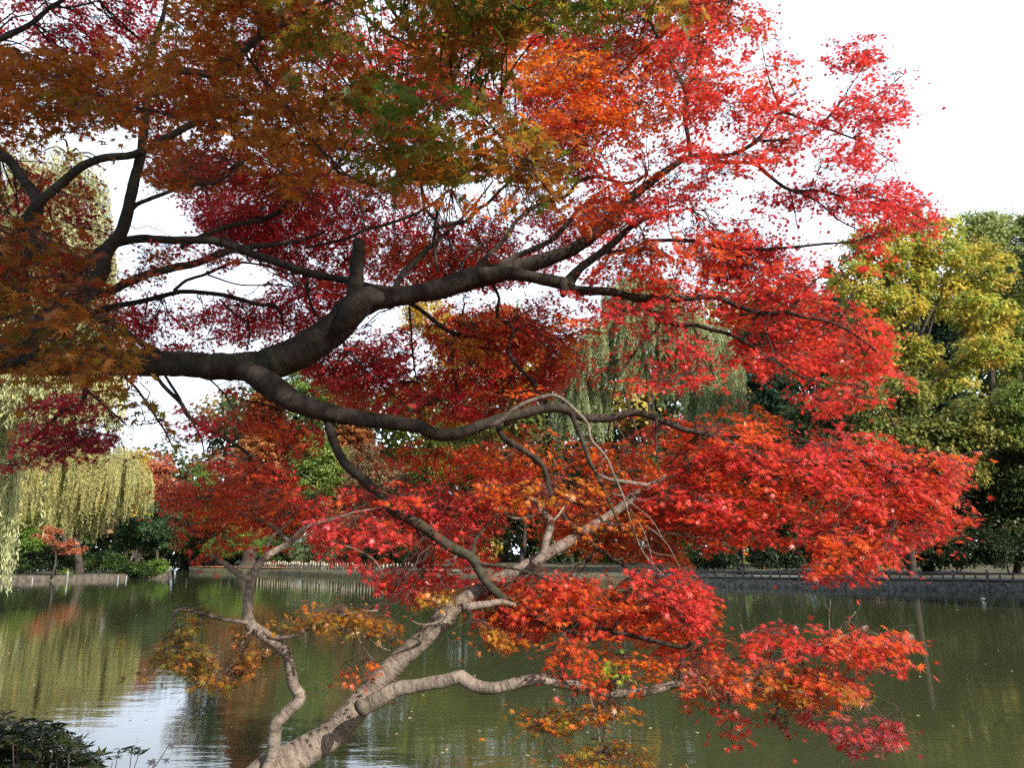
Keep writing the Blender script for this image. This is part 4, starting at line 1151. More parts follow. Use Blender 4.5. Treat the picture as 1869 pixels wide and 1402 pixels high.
def willow(name, label, d, trunk_xy, blobs, palette, strands, length, leaf, wd, ground=.55, low=None, per=60, cat="tree", spread=1.6):
    """weeping crown: strands start on the lobes and hang"""
    base = np.array([trunk_xy[0], trunk_xy[1], ground])
    root = empty(name, base); tag(root, label, cat)
    W = blobs_world(blobs, d, spread)
    cen = np.mean([w[0] for w in W], axis=0)
    g = Geo()
    fork = base * .6 + cen * .4; fork[2] = ground + (cen[2] - ground) * .35
    g.tube(np.array([base - [0, 0, .3], (base + fork) / 2 + RNG.normal(0, .15, 3), fork]), [.45, .34, .26], 10, .06, res=.5)
    ps, fs, ns, cs_, pl = [], [], [], [], []
    for wb in W:
        c, rx, rz = wb[:3]
        top = c + [0, 0, rz * .5]
        g.tube(np.array([fork, (fork + top) / 2 + [0, 0, .6], top]), [.18, .11, .04], 6, .05, res=.6)
        for _ in range(7):
            e = c + norm(RNG.normal(0, 1, 3)) * np.array([rx, rx, rz * .6]) * .9 + [0, 0, rz * .3]
            g.tube(np.array([top, (top + e) / 2 + [0, 0, .3], e]), [.06, .04, .015], 4, 0, res=.8)
        ns_ = max(10, int(strands * rx * rz / sum(w[1] * w[2] for w in W)))
        dv = norm(RNG.normal(0, 1, (ns_, 3)) * [1, 1, .7]); dv[:, 2] = np.abs(dv[:, 2]) * .95 - .15
        az = np.arctan2(dv[:, 1], dv[:, 0]); tuft = np.sin(az * 7 + c[0] * 3) + np.sin(az * 13 + c[2] * 5) * .7
        dv = dv[tuft > RNG.uniform(-1.3, .5, ns_)]; ns_ = len(dv)
        s0 = c + dv * np.array([rx, rx * .8, rz]) * RNG.uniform(.55, 1.02, (ns_, 1))
        L_ = length * RNG.uniform(.35, 1.0, ns_); hang = RNG.uniform(.7, 1.3) + RNG.normal(0, .34, ns_)
        L_ = np.minimum(L_, s0[:, 2] - (c[2] - rz * hang) if low is None else s0[:, 2] - wb[3] - RNG.exponential(.7, ns_))
        L_ = np.maximum(L_, .8)
        t = np.linspace(0, 1, per)[None] + RNG.uniform(0, .02, (ns_, per))
        sway = RNG.normal(0, .05, (ns_, 1, 3)) * np.array([1, 1, 0])
        p = s0[:, None] + np.concatenate([(dv[:, None, :2] * (1 - np.exp(-t * 4))[..., None] * .5), (-t * L_[:, None])[..., None]], 2) + sway * (t * L_[:, None])[..., None]
        pl.append(p[:, ::6])
        col = shade(palette, ns_)[:, None] * RNG.uniform(.7, 1.3, (ns_, 1, 1)) * .75 + shade(palette, ns_ * per).reshape(ns_, per, 3) * .25
        p = p + RNG.normal(0, leaf * .22, p.shape)
        k = ns_ * per
        ps.append(p.reshape(-1, 3)); cs_.append(col.reshape(-1, 3) * RNG.uniform(.8, 1.2, (k, 1)))
        fs.append(np.array([0, 0, -1.0]) + RNG.normal(0, .42 if d < 40 else .62, (k, 3))); ns.append(RNG.normal(0, 1, (k, 3)) * [1, 1, .4] + [0, 0, .3])
    g.build("trunk", M_TRUNK, root, True)
    p = np.concatenate(ps); k = len(p)
    quads(p, np.concatenate(fs), np.concatenate(ns), leaf * RNG.uniform(.7, 1.3, k), wd * RNG.uniform(.7, 1.3, k), np.concatenate(cs_), "crown", root)
    pl = np.concatenate(pl)
    v_, f_ = thin_tubes(pl, np.full(pl.shape[:2], .006 if d < 40 else .012))
    o = np_mesh("twigs", v_, f_, M_TRUNK, root); o["kind"] = "stuff"
    return root


P_YEL = mk(((.50, .38, .06), 4), ((.38, .39, .065), 5), ((.23, .31, .055), 4), ((.50, .30, .06), 2))
P_YELG = mk(((.20, .22, .03), 4), ((.12, .18, .03), 4), ((.30, .22, .03), 2))
P_PALE = mk(((.30, .36, .12), 4), ((.23, .30, .10), 3), ((.38, .37, .11), 2))
P_EVER = mk(((.045, .075, .022), 5), ((.07, .10, .028), 3), ((.11, .11, .03), 2))
P_EVER2 = mk(((.21, .23, .05), 4), ((.13, .18, .045), 4), ((.32, .26, .06), 3))
P_DARK = mk(((.022, .04, .016), 5), ((.035, .055, .02), 3))
P_CON = mk(((.05, .10, .055), 4), ((.035, .075, .045), 4))
P_PINE = mk(((.035, .075, .03), 4), ((.06, .11, .04), 4))
P_BRG = mk(((.20, .28, .055), 4), ((.13, .21, .045), 3), ((.27, .31, .07), 2))
P_WIL = mk(((.52, .52, .26), 4), ((.42, .45, .22), 4), ((.58, .54, .28), 3))
P_WILY = mk(((.52, .49, .20), 4), ((.42, .44, .17), 4), ((.56, .46, .16), 3))
P_WILG = mk(((.36, .41, .19), 4), ((.44, .48, .25), 4), ((.24, .30, .11), 2))
P_ORG = mk(((.46, .14, .07), 4), ((.42, .18, .08), 3), ((.40, .09, .05), 2))
P_RUST = mk(((.42, .17, .06), 4), ((.34, .13, .05), 4), ((.46, .22, .08), 2))
P_GOLD = mk(((.55, .38, .04), 4), ((.46, .33, .05), 3))
P_BRN = mk(((.26, .17, .10), 4), ((.20, .14, .07), 4), ((.30, .21, .09), 2))
P_SHR = mk(((.045, .08, .02), 4), ((.08, .13, .03), 3), ((.025, .05, .015), 3))
P_SHRP = mk(((.20, .26, .13), 4), ((.14, .20, .09), 4))
P_SHRL = mk(((.16, .26, .04), 4), ((.10, .18, .03), 4))

# --- right bank
broadleaf("autumn_tree", "tall golden yellow and green tree behind the right bank fence, trunk fork showing", 64, 1690,
          [(1600, 455, 70, 55), (1690, 440, 75, 55), (1775, 490, 70, 60), (1625, 560, 62, 45), (1795, 570, 60, 42), (1715, 540, 62, 40), (1560, 520, 45, 50), (1650, 640, 60, 38), (1645, 500, 60, 46), (1580, 610, 44, 44), (1800, 640, 62, 36), (1720, 690, 55, 34)],
          P_YEL, .34, 1.0, dj=2.8, clump=1.0, trunk_r=.34, droop=.35, gap=.2)
broadleaf("autumn_tree", "dull green tree with yellowing tips below the golden tree, hanging leaves", 61, 1660,
          [(1640, 720, 60, 45), (1700, 800, 75, 45), (1780, 770, 70, 50), (1600, 800, 70, 45), (1560, 700, 50, 50), (1745, 850, 60, 40)],
          P_EVER2, .34, 1.0, dj=2, clump=1.1, trunk_r=.28, droop=.45, gap=.1)
broadleaf("tall_tree", "pale green tree farthest back at the upper right edge", 84, 1830,
          [(1800, 430, 48, 48), (1850, 450, 55, 70), (1790, 500, 50, 50), (1860, 560, 60, 80), (1790, 420, 34, 40), (1900, 480, 70, 90)], P_PALE, .30, .85, dj=3, clump=1.2, trunk_r=.4, gap=.1)
broadleaf("tall_tree", "bare topped olive tree at the right edge in front of the pale one", 72, 1880,
          [(1880, 700, 60, 90), (1860, 620, 40, 60), (1930, 620, 80, 110)], P_YELG, .3, .8, dj=2, clump=1.1, trunk_r=.3, gap=.2)
broadleaf("small_maple", "bright yellow green maple at the right edge above the dark shrubs", 60, 1900,
          [(1870, 730, 45, 30), (1895, 780, 60, 34), (1850, 800, 30, 14)], P_BRG, .20, 1.0, dj=1, clump=.8, trunk_r=.14)
conifer("conifer_tree", "blue green conifer tip rising behind the golden tree", 88, 1745, 380, 55, P_CON, .5, 800, n=9000)
conifer("conifer_tree", "blue green conifer left of the golden tree, half hidden by red leaves", 90, 1560, 475, 80, P_CON, .5, 980, n=12000)
conifer("conifer_tree", "dark conifer behind the red crown, farther left on the right bank", 92, 1430, 510, 110, P_CON, .5, 980, n=14000)
for lab, d_, tx, bl in (
        ("dark evergreen tree at the right edge over the fence, lowest boughs in shade", 65, 1850, [(1840, 880, 70, 70), (1900, 860, 80, 100), (1850, 960, 80, 60)]),
        ("dark evergreen tree under the golden tree, crown reaching down to the fence", 66, 1700, [(1720, 900, 80, 70), (1650, 880, 70, 60), (1700, 970, 70, 50), (1640, 960, 60, 50)]),
        ("dark evergreen tree behind the red boughs, next left of the golden tree", 65, 1530, [(1540, 880, 80, 80), (1480, 800, 60, 60), (1560, 800, 60, 50), (1500, 960, 70, 50)]),
        ("dark evergreen tree with grey stem where the fence meets the red leaves", 66, 1352, [(1380, 850, 80, 80), (1340, 930, 70, 50), (1420, 930, 60, 50), (1300, 850, 50, 70)]),
        ("dark evergreen tree leftmost on the right bank, mostly behind the red leaves", 70, 1230, [(1240, 860, 70, 80), (1180, 900, 60, 60), (1260, 940, 60, 50)])):
    broadleaf("evergreen_tree", lab, d_, tx, bl, P_EVER, .30, .9, dj=2, clump=1.1, trunk_r=.26, group="evergreen trees along the right bank")
for lab, x, y, rx, ry in (("dark rounded shrub at the right edge behind the fence", 1840, 1000, 60, 32), ("dark shrub below the evergreens right of centre", 1740, 1005, 60, 30),
                          ("low dark shrub beside the slanted white props", 1640, 1008, 55, 28), ("dark shrub behind the fence under the hanging red leaves", 1540, 1005, 60, 30), ("dark shrub right of the grey stem", 1420, 1012, 50, 24), ("dark shrub left of the grey stem", 1300, 1012, 50, 24)):
    broadleaf("shrub", lab, 62.5 + RNG.uniform(-1, 1), x, [(x - rx * .4, y, rx * .6, ry), (x + rx * .4, y + 3, rx * .6, ry * .9)], P_DARK, .2, 1.0, cat="shrub", group="dark shrubs along the right bank", dj=.8, clump=.7, trunk_r=.06, limb=False, ground=.6)

# --- middle bank
willow("weeping_willow", "grey green weeping willow seen through the gap right of centre", 78, (P(1200, HOR, 78)[0], 78), [(1190, 590, 100, 95), (1100, 640, 70, 90), (1275, 640, 75, 100), (1300, 720, 55, 70), (1170, 530, 70, 55), (1060, 720, 50, 80)], P_WILG, 5600, 5.5, .30, .06, per=60)
conifer("redwood_tree", "tall rust orange conifer behind the left of the crown", 112, 470, 655, 80, P_RUST, .55, 985, n=24000, droop=.1)
conifer("redwood_tree", "smaller orange conifer standing right of the tall rust one", 118, 640, 700, 80, P_RUST, .55, 985, n=11000, droop=.1)
broadleaf("broad_tree", "bright green tree in the gap left of the descending limb", 104, 575, [(570, 825, 36, 34), (600, 850, 36, 36), (575, 880, 40, 34), (610, 720, 44, 40), (560, 690, 40, 36)], P_BRG, .32, .8, dj=2, clump=1.3, trunk_r=.3)
broadleaf("broad_tree", "thin brownish tree in the gap right of the descending limb", 98, 690, [(670, 850, 40, 40), (720, 880, 46, 40), (680, 910, 50, 36)], P_BRN, .28, .7, dj=2, clump=1.1, trunk_r=.22)
broadleaf("broad_tree", "yellow green tree under the bend of the lower limb", 96, 850, [(830, 790, 46, 32), (880, 800, 44, 34), (850, 850, 60, 46), (800, 850, 50, 40)], P_YELG, .3, .9, dj=2, clump=1.2, trunk_r=.25)
broadleaf("autumn_tree", "golden tree glimpsed through the middle of the crown", 108, 860, [(840, 620, 60, 50), (920, 600, 60, 50), (780, 580, 50, 40), (860, 690, 80, 50), (940, 680, 50, 50)], P_GOLD, .34, .8, dj=3, clump=1.4, trunk_r=.35)
broadleaf("evergreen_tree", "dark evergreen behind the pale trunk near the centre", 90, 950, [(950, 880, 60, 60), (1000, 930, 60, 50), (1060, 880, 60, 60), (900, 940, 50, 46)], P_EVER, .3, .9, dj=2, clump=1.2, trunk_r=.3)
broadleaf("evergreen_tree", "dark evergreen left of centre above the far path", 93, 770, [(760, 960, 50, 40), (720, 980, 40, 30), (800, 940, 50, 40)], P_EVER, .28, .9, dj=2, clump=1.1, trunk_r=.3)
broadleaf("broad_tree", "pale green trees backing the channel left of the rust conifer", 116, 400, [(372, 880, 22, 34), (385, 930, 30, 36), (340, 950, 30, 30)], P_BRG, .34, .8, dj=2, clump=1.3, trunk_r=.25)
broadleaf("autumn_tree", "salmon pink tree across the channel below the open sky", 118, 290, [(292, 850, 24, 24), (280, 890, 30, 30), (310, 900, 26, 30)], P_ORG, .34, .8, dj=2, clump=1.3, trunk_r=.22)
broadleaf("broad_tree", "olive tree at the end of the channel", 121, 330, [(320, 960, 34, 26), (355, 985, 30, 22), (290, 950, 34, 34)], P_YELG, .4, .9, dj=2, clump=1.4, trunk_r=.25)
broadleaf("shrub", "pale grey green shrub behind the stake fence", 96, 580, [(560, 1005, 30, 20), (600, 1010, 34, 20), (580, 990, 26, 18)], P_SHRP, .18, 1.0, cat="shrub", dj=.8, clump=.7, trunk_r=.05, limb=False)
broadleaf("shrub", "bright green shrub left of the crooked stem on the far bank", 104, 440, [(430, 985, 34, 24), (400, 1000, 26, 20), (470, 1000, 26, 18)], P_SHRL, .18, 1.0, cat="shrub", dj=.8, clump=.8, trunk_r=.05, limb=False)
broadleaf("shrub", "dark green shrub right of the crooked stem on the far bank", 100, 520, [(510, 1005, 26, 22), (530, 1000, 22, 20)], P_SHR, .18, 1.0, cat="shrub", dj=.6, clump=.7, trunk_r=.05, limb=False)
broadleaf("shrub", "dark shrubbery right of the pale shrub behind the far path", 92, 700, [(660, 1000, 34, 26), (740, 1005, 40, 26), (700, 985, 30, 26)], P_DARK, .2, 1.0, cat="shrub", dj=.8, clump=.8, trunk_r=.05, limb=False)
# --- left bank
willow("weeping_willow", "big pale willow at the left edge with strands hanging nearly to the water", 27, (-21.5, 27.5), [(60, 420, 150, 130, 760), (-120, 480, 170, 170, 980), (40, 600, 130, 120, 790), (-60, 300, 160, 110, 900), (150, 560, 60, 100, 770), (125, 690, 80, 60, 790), (120, 330, 80, 110, 640), (-25, 800, 50, 90, 1085), (-140, 760, 110, 110, 1080)], P_WIL, 4000, 10, .24, .04, low=True, per=90, spread=1.2)
willow("weeping_willow", "yellow green willow drooping over the left bank", 74, (P(150, HOR, 74)[0], 74), [(120, 850, 80, 65), (60, 890, 60, 65), (185, 880, 56, 58), (228, 868, 44, 52), (30, 850, 60, 70), (130, 930, 50, 50), (100, 800, 50, 40), (200, 830, 45, 40)], P_WILY, 5200, 4.4, .22, .042, per=66, spread=1.4)
broadleaf("poplar_tree", "narrow bright yellow tree beside the open sky on the left", 88, 252, [(250, 850, 16, 36), (254, 900, 18, 40), (246, 880, 14, 30)], P_GOLD, .26, .9, dj=.6, clump=.9, trunk_r=.15)
broadleaf("small_maple", "small orange maple with thin trunk on the left bank", 69.5, 99, [(78, 980, 16, 6), (112, 992, 24, 6), (140, 1003, 20, 5), (100, 972, 16, 5), (88, 964, 10, 5), (122, 1006, 26, 5)], P_ORG, .15, .8, dj=1.0, clump=.5, trunk_r=.09, gap=.2)
for lab, tx, bl in (("dark pine with leaning trunk at the tip of the left bank", 245, [(270, 965, 34, 18), (300, 985, 34, 18), (265, 995, 26, 13), (310, 950, 26, 18), (285, 930, 22, 14)]),
                    ("dark pine left of the leaning one, trunk straighter", 228, [(235, 985, 26, 14), (250, 960, 30, 18), (225, 1000, 20, 9)])):
    broadleaf("pine_tree", lab, 78, tx, bl, P_PINE, .22, 1.1, dj=1, clump=.8, trunk_r=.24, group="pines on the left bank", droop=.05)
for lab, x, y, rx, ry, pp in (("dark rounded shrub nearest the willow strands on the left bank", 50, 1015, 36, 30, P_SHR), ("light green shrub above the dark ones on the left bank", 62, 985, 22, 22, P_SHRL), ("dark shrub behind the small orange maple", 105, 1020, 30, 22, P_DARK),
                              ("dark clipped shrub right of the small orange maple", 160, 1025, 30, 18, P_SHR), ("dark shrub below the pines", 205, 1025, 28, 18, P_SHR), ("light green shrub at the tip of the left bank", 288, 1034, 18, 14, P_SHRL), ("yellow green bush beside the white post", 121, 1040, 7, 9, P_BRG), ("dark shrub between the two pine trunks", 262, 1038, 24, 13, P_SHR), ("low dark shrub under the straight pine", 236, 1040, 20, 11, P_SHR), ("dark shrub at the far left edge", -10, 1010, 50, 34, P_DARK)):
    broadleaf("shrub", lab, 71 if x < 150 else 76, x, [(x - rx * .35, y, rx * .65, ry), (x + rx * .35, y + 2, rx * .65, ry * .9)], pp, .17, 1.0, cat="shrub", group="shrubs on the left bank", dj=.6, clump=.55, trunk_r=.05, limb=False, ground=.5)
broadleaf("broad_tree", "hazy green tree behind the left willow", 100, 130, [(120, 850, 70, 60), (40, 830, 70, 70), (180, 900, 50, 50), (-60, 820, 80, 90)], P_PALE, .34, .8, dj=3, clump=1.3, trunk_r=.35)
# woods standing behind everything, as one mass
bw = []
for x in range(-300, 2300, 55):
    top = 905 if x < 150 else 870 if x < 290 else 850 if x < 395 else 720 if x < 1020 else 640 if x < 1330 else 540
    y = 1000
    while y > top:
        bw.append((x + RNG.uniform(-20, 20), y + RNG.uniform(-15, 15), RNG.uniform(45, 75), RNG.uniform(40, 60)))
        y -= 62
ps = blobs_world(bw, 132, 9)
pp, nn_, ff, cc = [], [], [], []
for c, rx, rz in ps:
    k = 620
    dv = norm(RNG.normal(0, 1, (k, 3)))
    pp.append(c + dv * np.array([rx, rx, rz]) * RNG.uniform(.6, 1.05, (k, 1))); nn_.append(dv + [0, 0, .5] + RNG.normal(0, .5, (k, 3))); ff.append(RNG.normal(0, 1, (k, 3)))
    cc.append((shade(P_EVER, 1) if RNG.random() < .6 else shade(P_YELG, 1) if RNG.random() < .6 else shade(P_BRN, 1)) * RNG.uniform(.6, 1.4, (k, 1)))
pp = np.concatenate(pp); k = len(pp)
tag(quads(pp, np.concatenate(ff), np.concatenate(nn_), RNG.uniform(.8, 1.5, k), RNG.uniform(.5, .9, k), np.concatenate(cc), "far_woods", None), "distant dark woodland behind the far bank trees", "woods", kind="stuff")

# --- trees beyond the frame that shade the near left crown and the right bank



def offtree(name, label, base, lobes, palette, leaf, clump, tr_, group=None):
    base = np.array(base, float)
    root = empty(name, base); tag(root, label, "tree", group)
    g = Geo()
    cen = np.mean([l[:3] for l in lobes], axis=0)
    g.tube(np.array([base - [0, 0, .3], base * .5 + cen * .5 + [.2, 0, 0], cen]), [tr_ * 1.3, tr_, tr_ * .4], 10, .05, res=.5)
    for l in lobes:
        g.tube(np.array([base * .35 + cen * .65, (cen + l[:3]) / 2, l[:3]]), [tr_ * .4, tr_ * .25, tr_ * .1], 6, .03, res=.7)
    g.build("trunk", M_TRUNK, root, True)
    P_, N_, F_, C_ = [], [], [], []
    for l in lobes:
        k = int(70 * l[3] * l[4] / (clump * clump)) * 9
        nc = max(6, k // 40)
        dv = norm(RNG.normal(0, 1, (nc, 3))) * RNG.uniform(.3, 1, (nc, 1)) ** .5
        cc_ = np.array(l[:3]) + dv * [l[3], l[3], l[4]]
        p = np.repeat(cc_, 40, 0) + RNG.normal(0, .32 * clump, (nc * 40, 3))
        P_.append(p); N_.append(np.array([0, 0, 1.]) + RNG.normal(0, .6, p.shape)); F_.append(RNG.normal(0, 1, p.shape)); C_.append(np.repeat(shade(palette, nc), 40, 0))
    p = np.concatenate(P_); k = len(p)
    quads(p, np.concatenate(F_), np.concatenate(N_), leaf * RNG.uniform(.7, 1.3, k), leaf * RNG.uniform(.5, .8, k), np.concatenate(C_), "crown", root)


offtree("shade_tree", "evergreen tree out of view behind the viewer, crown shaped to shade the maple", (2.6, -4.6, .6), [(1.6, -1.6, 9.4, 1.9, 1.6), (3.0, -3.4, 8.2, 1.4, 1.0), (5.0, -1.8, 9.6, 1.0, .6), (1.6, -1.2, 11.5, 2.0, 1.4), (.2, -2.5, 9.0, 1.8, 1.5), (3.6, -1.0, 10.0, 1.2, 1.0)], P_EVER, .22, .8, .3)  # unseen; crown lobes placed to block sun from the limb and near leaves
for lab, x, y, h in (("tree on the right shore outside the view, nearest the fence", 39, 40, 17), ("tall tree on the right shore outside the view, second from the fence", 37, 33, 19),
                     ("tree lowest on the right shore outside the view", 36, 26, 17), ("tree farthest right outside the view behind the others", 47, 36, 19)):
    offtree("bank_tree", lab, (x, y, .6), [(x, y, h * .35, 4.5, 4.0), (x - 1.5, y + 1, h * .6, 4.8, 4.0), (x + 2, y - 1, h * .62, 4, 4), (x - .5, y, h * .82, 3.8, 3.2)] + ([(31, 38.5, 13.5, 3.6, 3.4), (30.5, 38.5, 18, 3.6, 3.0)] if x == 39 else []), P_EVER, .6, 1.6, .35)

# ================================================================== BANK FURNITURE
def along(loop, step, off):
    seg = np.diff(loop, axis=0); L_ = np.concatenate([[0], np.cumsum(np.linalg.norm(seg, axis=1))])
    s_ = np.arange(0, L_[-1], step)
    x = np.interp(s_, L_, loop[:, 0]); y = np.interp(s_, L_, loop[:, 1])
    p = np.stack([x, y], 1); t = norm(np.gradient(p, axis=0)); nn = np.stack([-t[:, 1], t[:, 0]], 1)
    nn *= np.sign(np.sum(nn * (p - CEN), axis=1))[:, None]
    return p + nn * off, t


# stone edging wall of the right bank
p, t = along(RB, .6, -.08)
wallr = Geo()
k = len(p)
outer = np.concatenate([p, np.full((k, 1), -.4)], 1)
nn = np.stack([-t[:, 1], t[:, 0]], 1); nn *= np.sign(np.sum(nn * (p - CEN), axis=1))[:, None]
a = outer; b_ = np.concatenate([p + nn * .05, np.full((k, 1), .44)], 1); c = np.concatenate([p + nn * .45, np.full((k, 1), .47)], 1); d_ = np.concatenate([p + nn * .5, np.full((k, 1), -.4)], 1)
V = np.concatenate([a, b_, c, d_]); i = np.arange(k - 1)
wallr.add(V, np.concatenate([np.stack([i + q * k, i + 1 + q * k, i + 1 + (q + 1) * k, i + (q + 1) * k], 1) for q in range(3)]))
tag(wallr.build("stone_wall", M_STONE), "low grey stone edging wall along the right bank waterline", "wall")

# concrete log fence on the right bank
p, t = along(RB, .62, .62)
fr = empty("log_fence", (p[0][0], p[0][1], .5)); tag(fr, "grey post and rail fence along the right bank", "fence")
for j, (q, tt) in enumerate(zip(p, t)):
    g = Geo()
    h = .72 if j % 3 == 0 else .58
    r = .085 if j % 3 == 0 else .06
    g.tube(np.array([[q[0], q[1], .3], [q[0], q[1], .5 + h * .5], [q[0], q[1], .5 + h]]), [r, r, r * .95], 8, .03)
    if j < 100: g.build("post", M_CONC, fr, True)
for z in (1.02, .60):
    g = Geo()
    g.tube(np.concatenate([p, np.full((len(p), 1), z)], 1), np.full(len(p), .055), 6, .03)
    g.build("rail", M_CONC, fr, True)

# stakes of the far bank fence
p, t = along(MB_, .55, .9)
sel = [(q, tt) for q, tt in zip(p, t) if 470 < proj(np.array([q[0], q[1], 1.0]))[0] < 760][:90]
fs_ = empty("stake_fence", (sel[0][0][0], sel[0][0][1], .5)); tag(fs_, "pale wooden stake fence on the far bank", "fence")
for (q, tt) in sel:
    g = Geo(); hh = RNG.uniform(.75, 1.0)
    g.tube(np.array([[q[0], q[1], .3], [q[0] + RNG.normal(0, .03), q[1], .5 + hh]]), [.085, .075], 6)
    g.build("stake", M_PALEWOOD, fs_)
g = Geo(); pq = np.array([[q[0], q[1], 1.05] for q, _ in sel]); g.tube(pq, np.full(len(pq), .04), 5); g.build("rail", M_PALEWOOD, fs_)

# dark stump of a big tree on the litter slope
q = P(455, HOR, 101)
st = empty("tree_stump", (q[0], 101, .7)); tag(st, "thick dark tree stump on the orange leaf litter of the far bank", "stump")
g = Geo(); g.tube(np.array([[q[0], 101, .5], [q[0] + .05, 101, 1.4], [q[0], 101, 2.9]]), [1.35, .95, .85], 14, .08, res=.2); g.build("trunk", M_TRUNK, st, True)

# timber edging of the left bank
g = Geo()
pe = pd[[i_ for i_ in range(len(pd)) if pd[i_][0] > -75 and pd[i_][1] < 90]]
pe = pe[np.argsort(pe[:, 1])]
k = len(pe); V = np.concatenate([np.concatenate([pc + (pe - pc) * q, np.full((k, 1), z)], 1) for q, z in ((1.004, -.4), (1.004, .40), (.997, .42))])
i = np.arange(k - 1)
g.add(V, np.concatenate([np.stack([i + q * k, i + 1 + q * k, i + 1 + (q + 1) * k, i + (q + 1) * k], 1) for q in range(2)]))
tag(g.build("bank_edging", noise_mat("edging_timber", (.030, .024, .018), (.10, .082, .062), 2.2, .9, .6, .05)), "dark timber edging along the left bank waterline", "edging")

# slanted props and white posts in the water
M_WHITE = noise_mat("white_paint", (.17, .18, .18), (.32, .34, .34), 8, .6, .1)
for lab, x0, y0, x1, y1, dd in (("slanted white prop in the water by the right bank, left one", 1472, 1073, 1482, 1040, 55.0), ("slanted white prop in the water by the right bank, right one", 1479, 1073, 1490, 1040, 55.0)):
    a_, b2 = P(x0, y0 + 3, dd), P(x1, y1, dd + .6)
    g = Geo(); g.tube(np.array([a_ - [0, 0, .5], (a_ + b2) / 2, b2]), [.09, .085, .08], 8, .02)
    tag(g.build("slanted_prop", M_WHITE, None, True), lab, "prop", "slanted props by the right bank")
for lab, x, dd, h in (("white marker post in front of the left bank, leftmost", 65, 66.3, .30), ("white post under the small orange maple", 128, 67.5, .85), ("white marker post below the leaning pine, left of the pair", 220, 70.5, .42), ("white marker post below the leaning pine, right of the pair", 235, 71.5, .36)):
    q = P(x, HOR, dd)
    g = Geo(); g.tube(np.array([[q[0], dd, -.5], [q[0], dd, h * .5], [q[0], dd, h]]), [.055, .055, .05], 8)
    g.box((q[0], dd, h + .02), (.13, .13, .04))
    tag(g.build("marker_post", M_WHITE), lab, "post", "white posts along the left bank")
a_, b2 = P(311, 1054, 77), P(295, 1016, 77)
g = Geo(); g.tube(np.array([a_ - [0, 0, .5], (a_ + b2) / 2, b2]), [.06, .055, .045], 6, .05)
tag(g.build("leaning_pole", M_TRUNK, None, True), "thin dark pole leaning at the tip of the left bank", "pole")

# ================================================================== NEAR BANK PLANTS
bush = empty("azalea_bush", (-2.55, 4.1, .5)); tag(bush, "dark leafy bush in the bottom left corner", "shrub")
g = Geo()
ps, fs, ns, cs_ = [], [], [], []
outl = [(-200, 1320), (0, 1318), (40, 1330), (75, 1335), (105, 1338), (140, 1362), (165, 1385), (180, 1400), (190, 1470), (-200, 1470)]
tips = sample_poly(outl, 1100)
sprig = np.array([(8, 1312), (30, 1318), (52, 1322), (74, 1326), (96, 1328), (106, 1330), (122, 1346), (150, 1352), (158, 1366), (182, 1384), (205, 1392), (216, 1378), (240, 1374), (252, 1382), (-15, 1310), (62, 1334), (86, 1338), (132, 1360)], float)
tips = np.concatenate([tips, sprig])
tdp = np.concatenate([RNG.uniform(3.6, 4.7, len(tips) - len(sprig)), RNG.uniform(3.9, 4.3, len(sprig))])
T = P(tips[:, 0], tips[:, 1], tdp)
for k_, tpt in enumerate(T):
    r0 = np.array([tpt[0] * .85 - .35, 4.1 + (tpt[1] - 4.1) * .6, .5])
    if k_ % 4 == 0 or k_ >= len(T) - 18: g.tube(np.array([r0, r0 * .4 + tpt * .6 + RNG.normal(0, .04, 3), tpt]), [.006, .004, .002], 4, 0)
    nl = RNG.integers(7, 12)
    ax = norm(np.array([RNG.normal(0, .35), RNG.normal(0, .35), 1.0]))
    for q in range(nl):
        a = q * 2.4 + RNG.uniform(0, .5)
        u = norm(np.array([math.cos(a), math.sin(a), RNG.uniform(.1, .9)]) + ax * .2)
        ps.append(tpt + u * .03); fs.append(u); ns.append(ax + RNG.normal(0, .25, 3)); cs_.append(np.array([(.016, .028, .008), (.030, .045, .011), (.085, .075, .018)][RNG.choice(3, p=[.55, .33, .12])]) * RNG.uniform(.7, 1.3))
g.build("stems", M_TWIG, bush, True)["kind"] = "stuff"
k = len(ps)
quads(np.array(ps), np.array(fs), np.array(ns), RNG.uniform(.045, .075, k), RNG.uniform(.012, .019, k), np.array(cs_), "foliage", bush, M_LEAF)

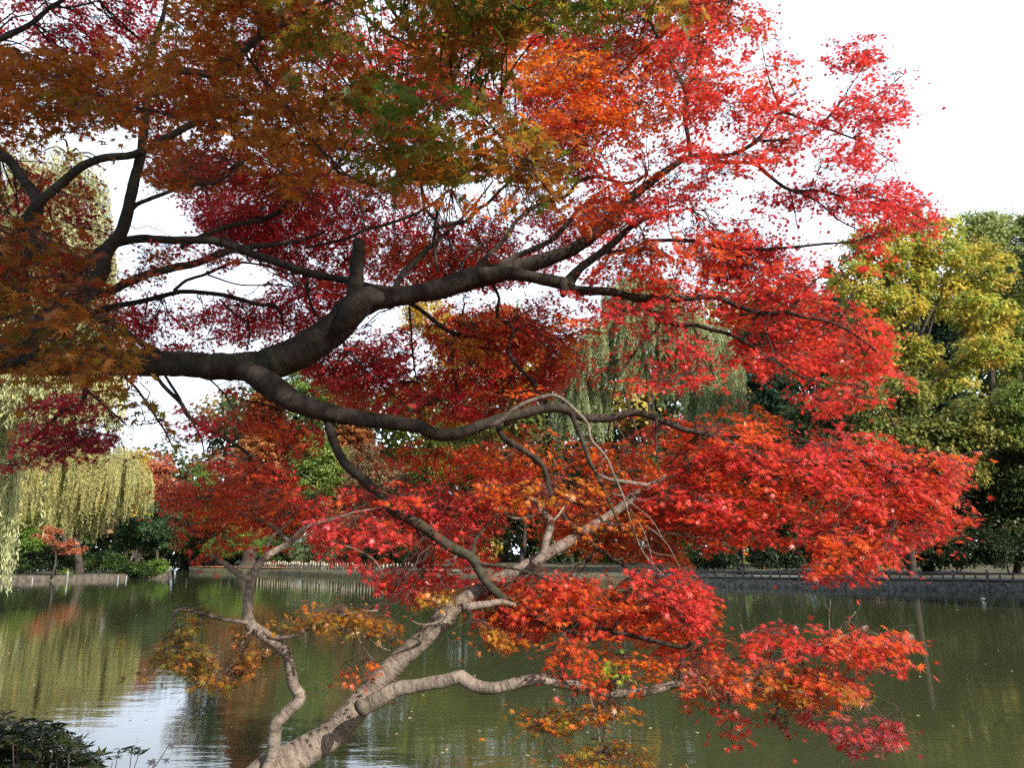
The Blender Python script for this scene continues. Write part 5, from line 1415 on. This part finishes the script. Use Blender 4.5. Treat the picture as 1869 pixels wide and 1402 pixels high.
wd = empty("dry_weed", (-1.72, 3.9, .55)); tag(wd, "thin dry weed with drooping dark leaves at the bottom edge", "weed")
g = Geo()
s0, s1 = P(262, 1440, 3.9), P(312, 1355, 3.85)
g.tube(np.array([[-1.72, 3.9, .5], s0, P(285, 1398, 3.88), s1]), [.004, .003, .0025, .0015], 5, 0, res=.04)
g.tube(np.array([P(283, 1400, 3.88), P(280, 1385, 3.88), P(274, 1392, 3.88)]), [.002, .0015, .001], 4, 0)
g.build("stem", M_TWIG, wd, True)
M_DRY = leaf_mat("dry_leaf", .6, .3, .15)
for (x0, y0, x1, y1) in ((312, 1360, 316, 1380), (304, 1386, 302, 1402), (276, 1390, 270, 1402), (279, 1388, 281, 1400)):
    a_, b2 = P(x0, y0, 3.86), P(x1, y1, 3.86)
    o = leaf_mesh("leaf", np.array([a_]), np.array([b2 - a_]), np.array([[.3, -1, .2]]), np.array([.055]), np.array([[.05, .045, .06]]), T5, M_DRY, wd)

# ================================================================== FLOATING LEAVES
M_FLOAT = leaf_mat("floating_leaf_skin", .5, .4, .1)
fl_me = []
for c in ((.62, .50, .16), (.55, .32, .08), (.66, .60, .40)):
    o = leaf_mesh("floating_leaf", np.zeros((1, 3)), np.array([[0, 1., 0]]), np.array([[0, 0, 1.]]), np.array([1.0]), np.array([c]), T7, M_FLOAT, None)
    fl_me.append(o.data); D.objects.remove(o)
spots = []
while len(spots) < 190:
    x, y = RNG.uniform(0, 1869), 1062 + 340 * RNG.random() ** 1.1
    if y < 1085 and x > 1200: continue
    if x > 1250 and RNG.random() < .6: continue
    spots.append((x, y))
for (x, y) in spots:
    d = CAM_H * FPX / (y - HOR) * 1.0
    v = -(y - CY) / FPX
    ry, rz = _cp - v * _sp, _sp + v * _cp
    tt = -CAM_H / rz
    o = D.objects.new("floating_leaf", fl_me[RNG.integers(0, 3)])
    COL.objects.link(o)
    o.location = ((x - CX) / FPX * tt, ry * tt, .012)
    s = RNG.uniform(.05, .09) * (1.0 if tt < 25 else 1.4)
    o.scale = (s, s, s * .6)
    o.rotation_euler = (RNG.normal(0, .12), RNG.normal(0, .12), RNG.uniform(0, 6.28))
    tag(o, "small pale fallen leaf floating on the pond", "leaf", "fallen leaves floating on the pond")
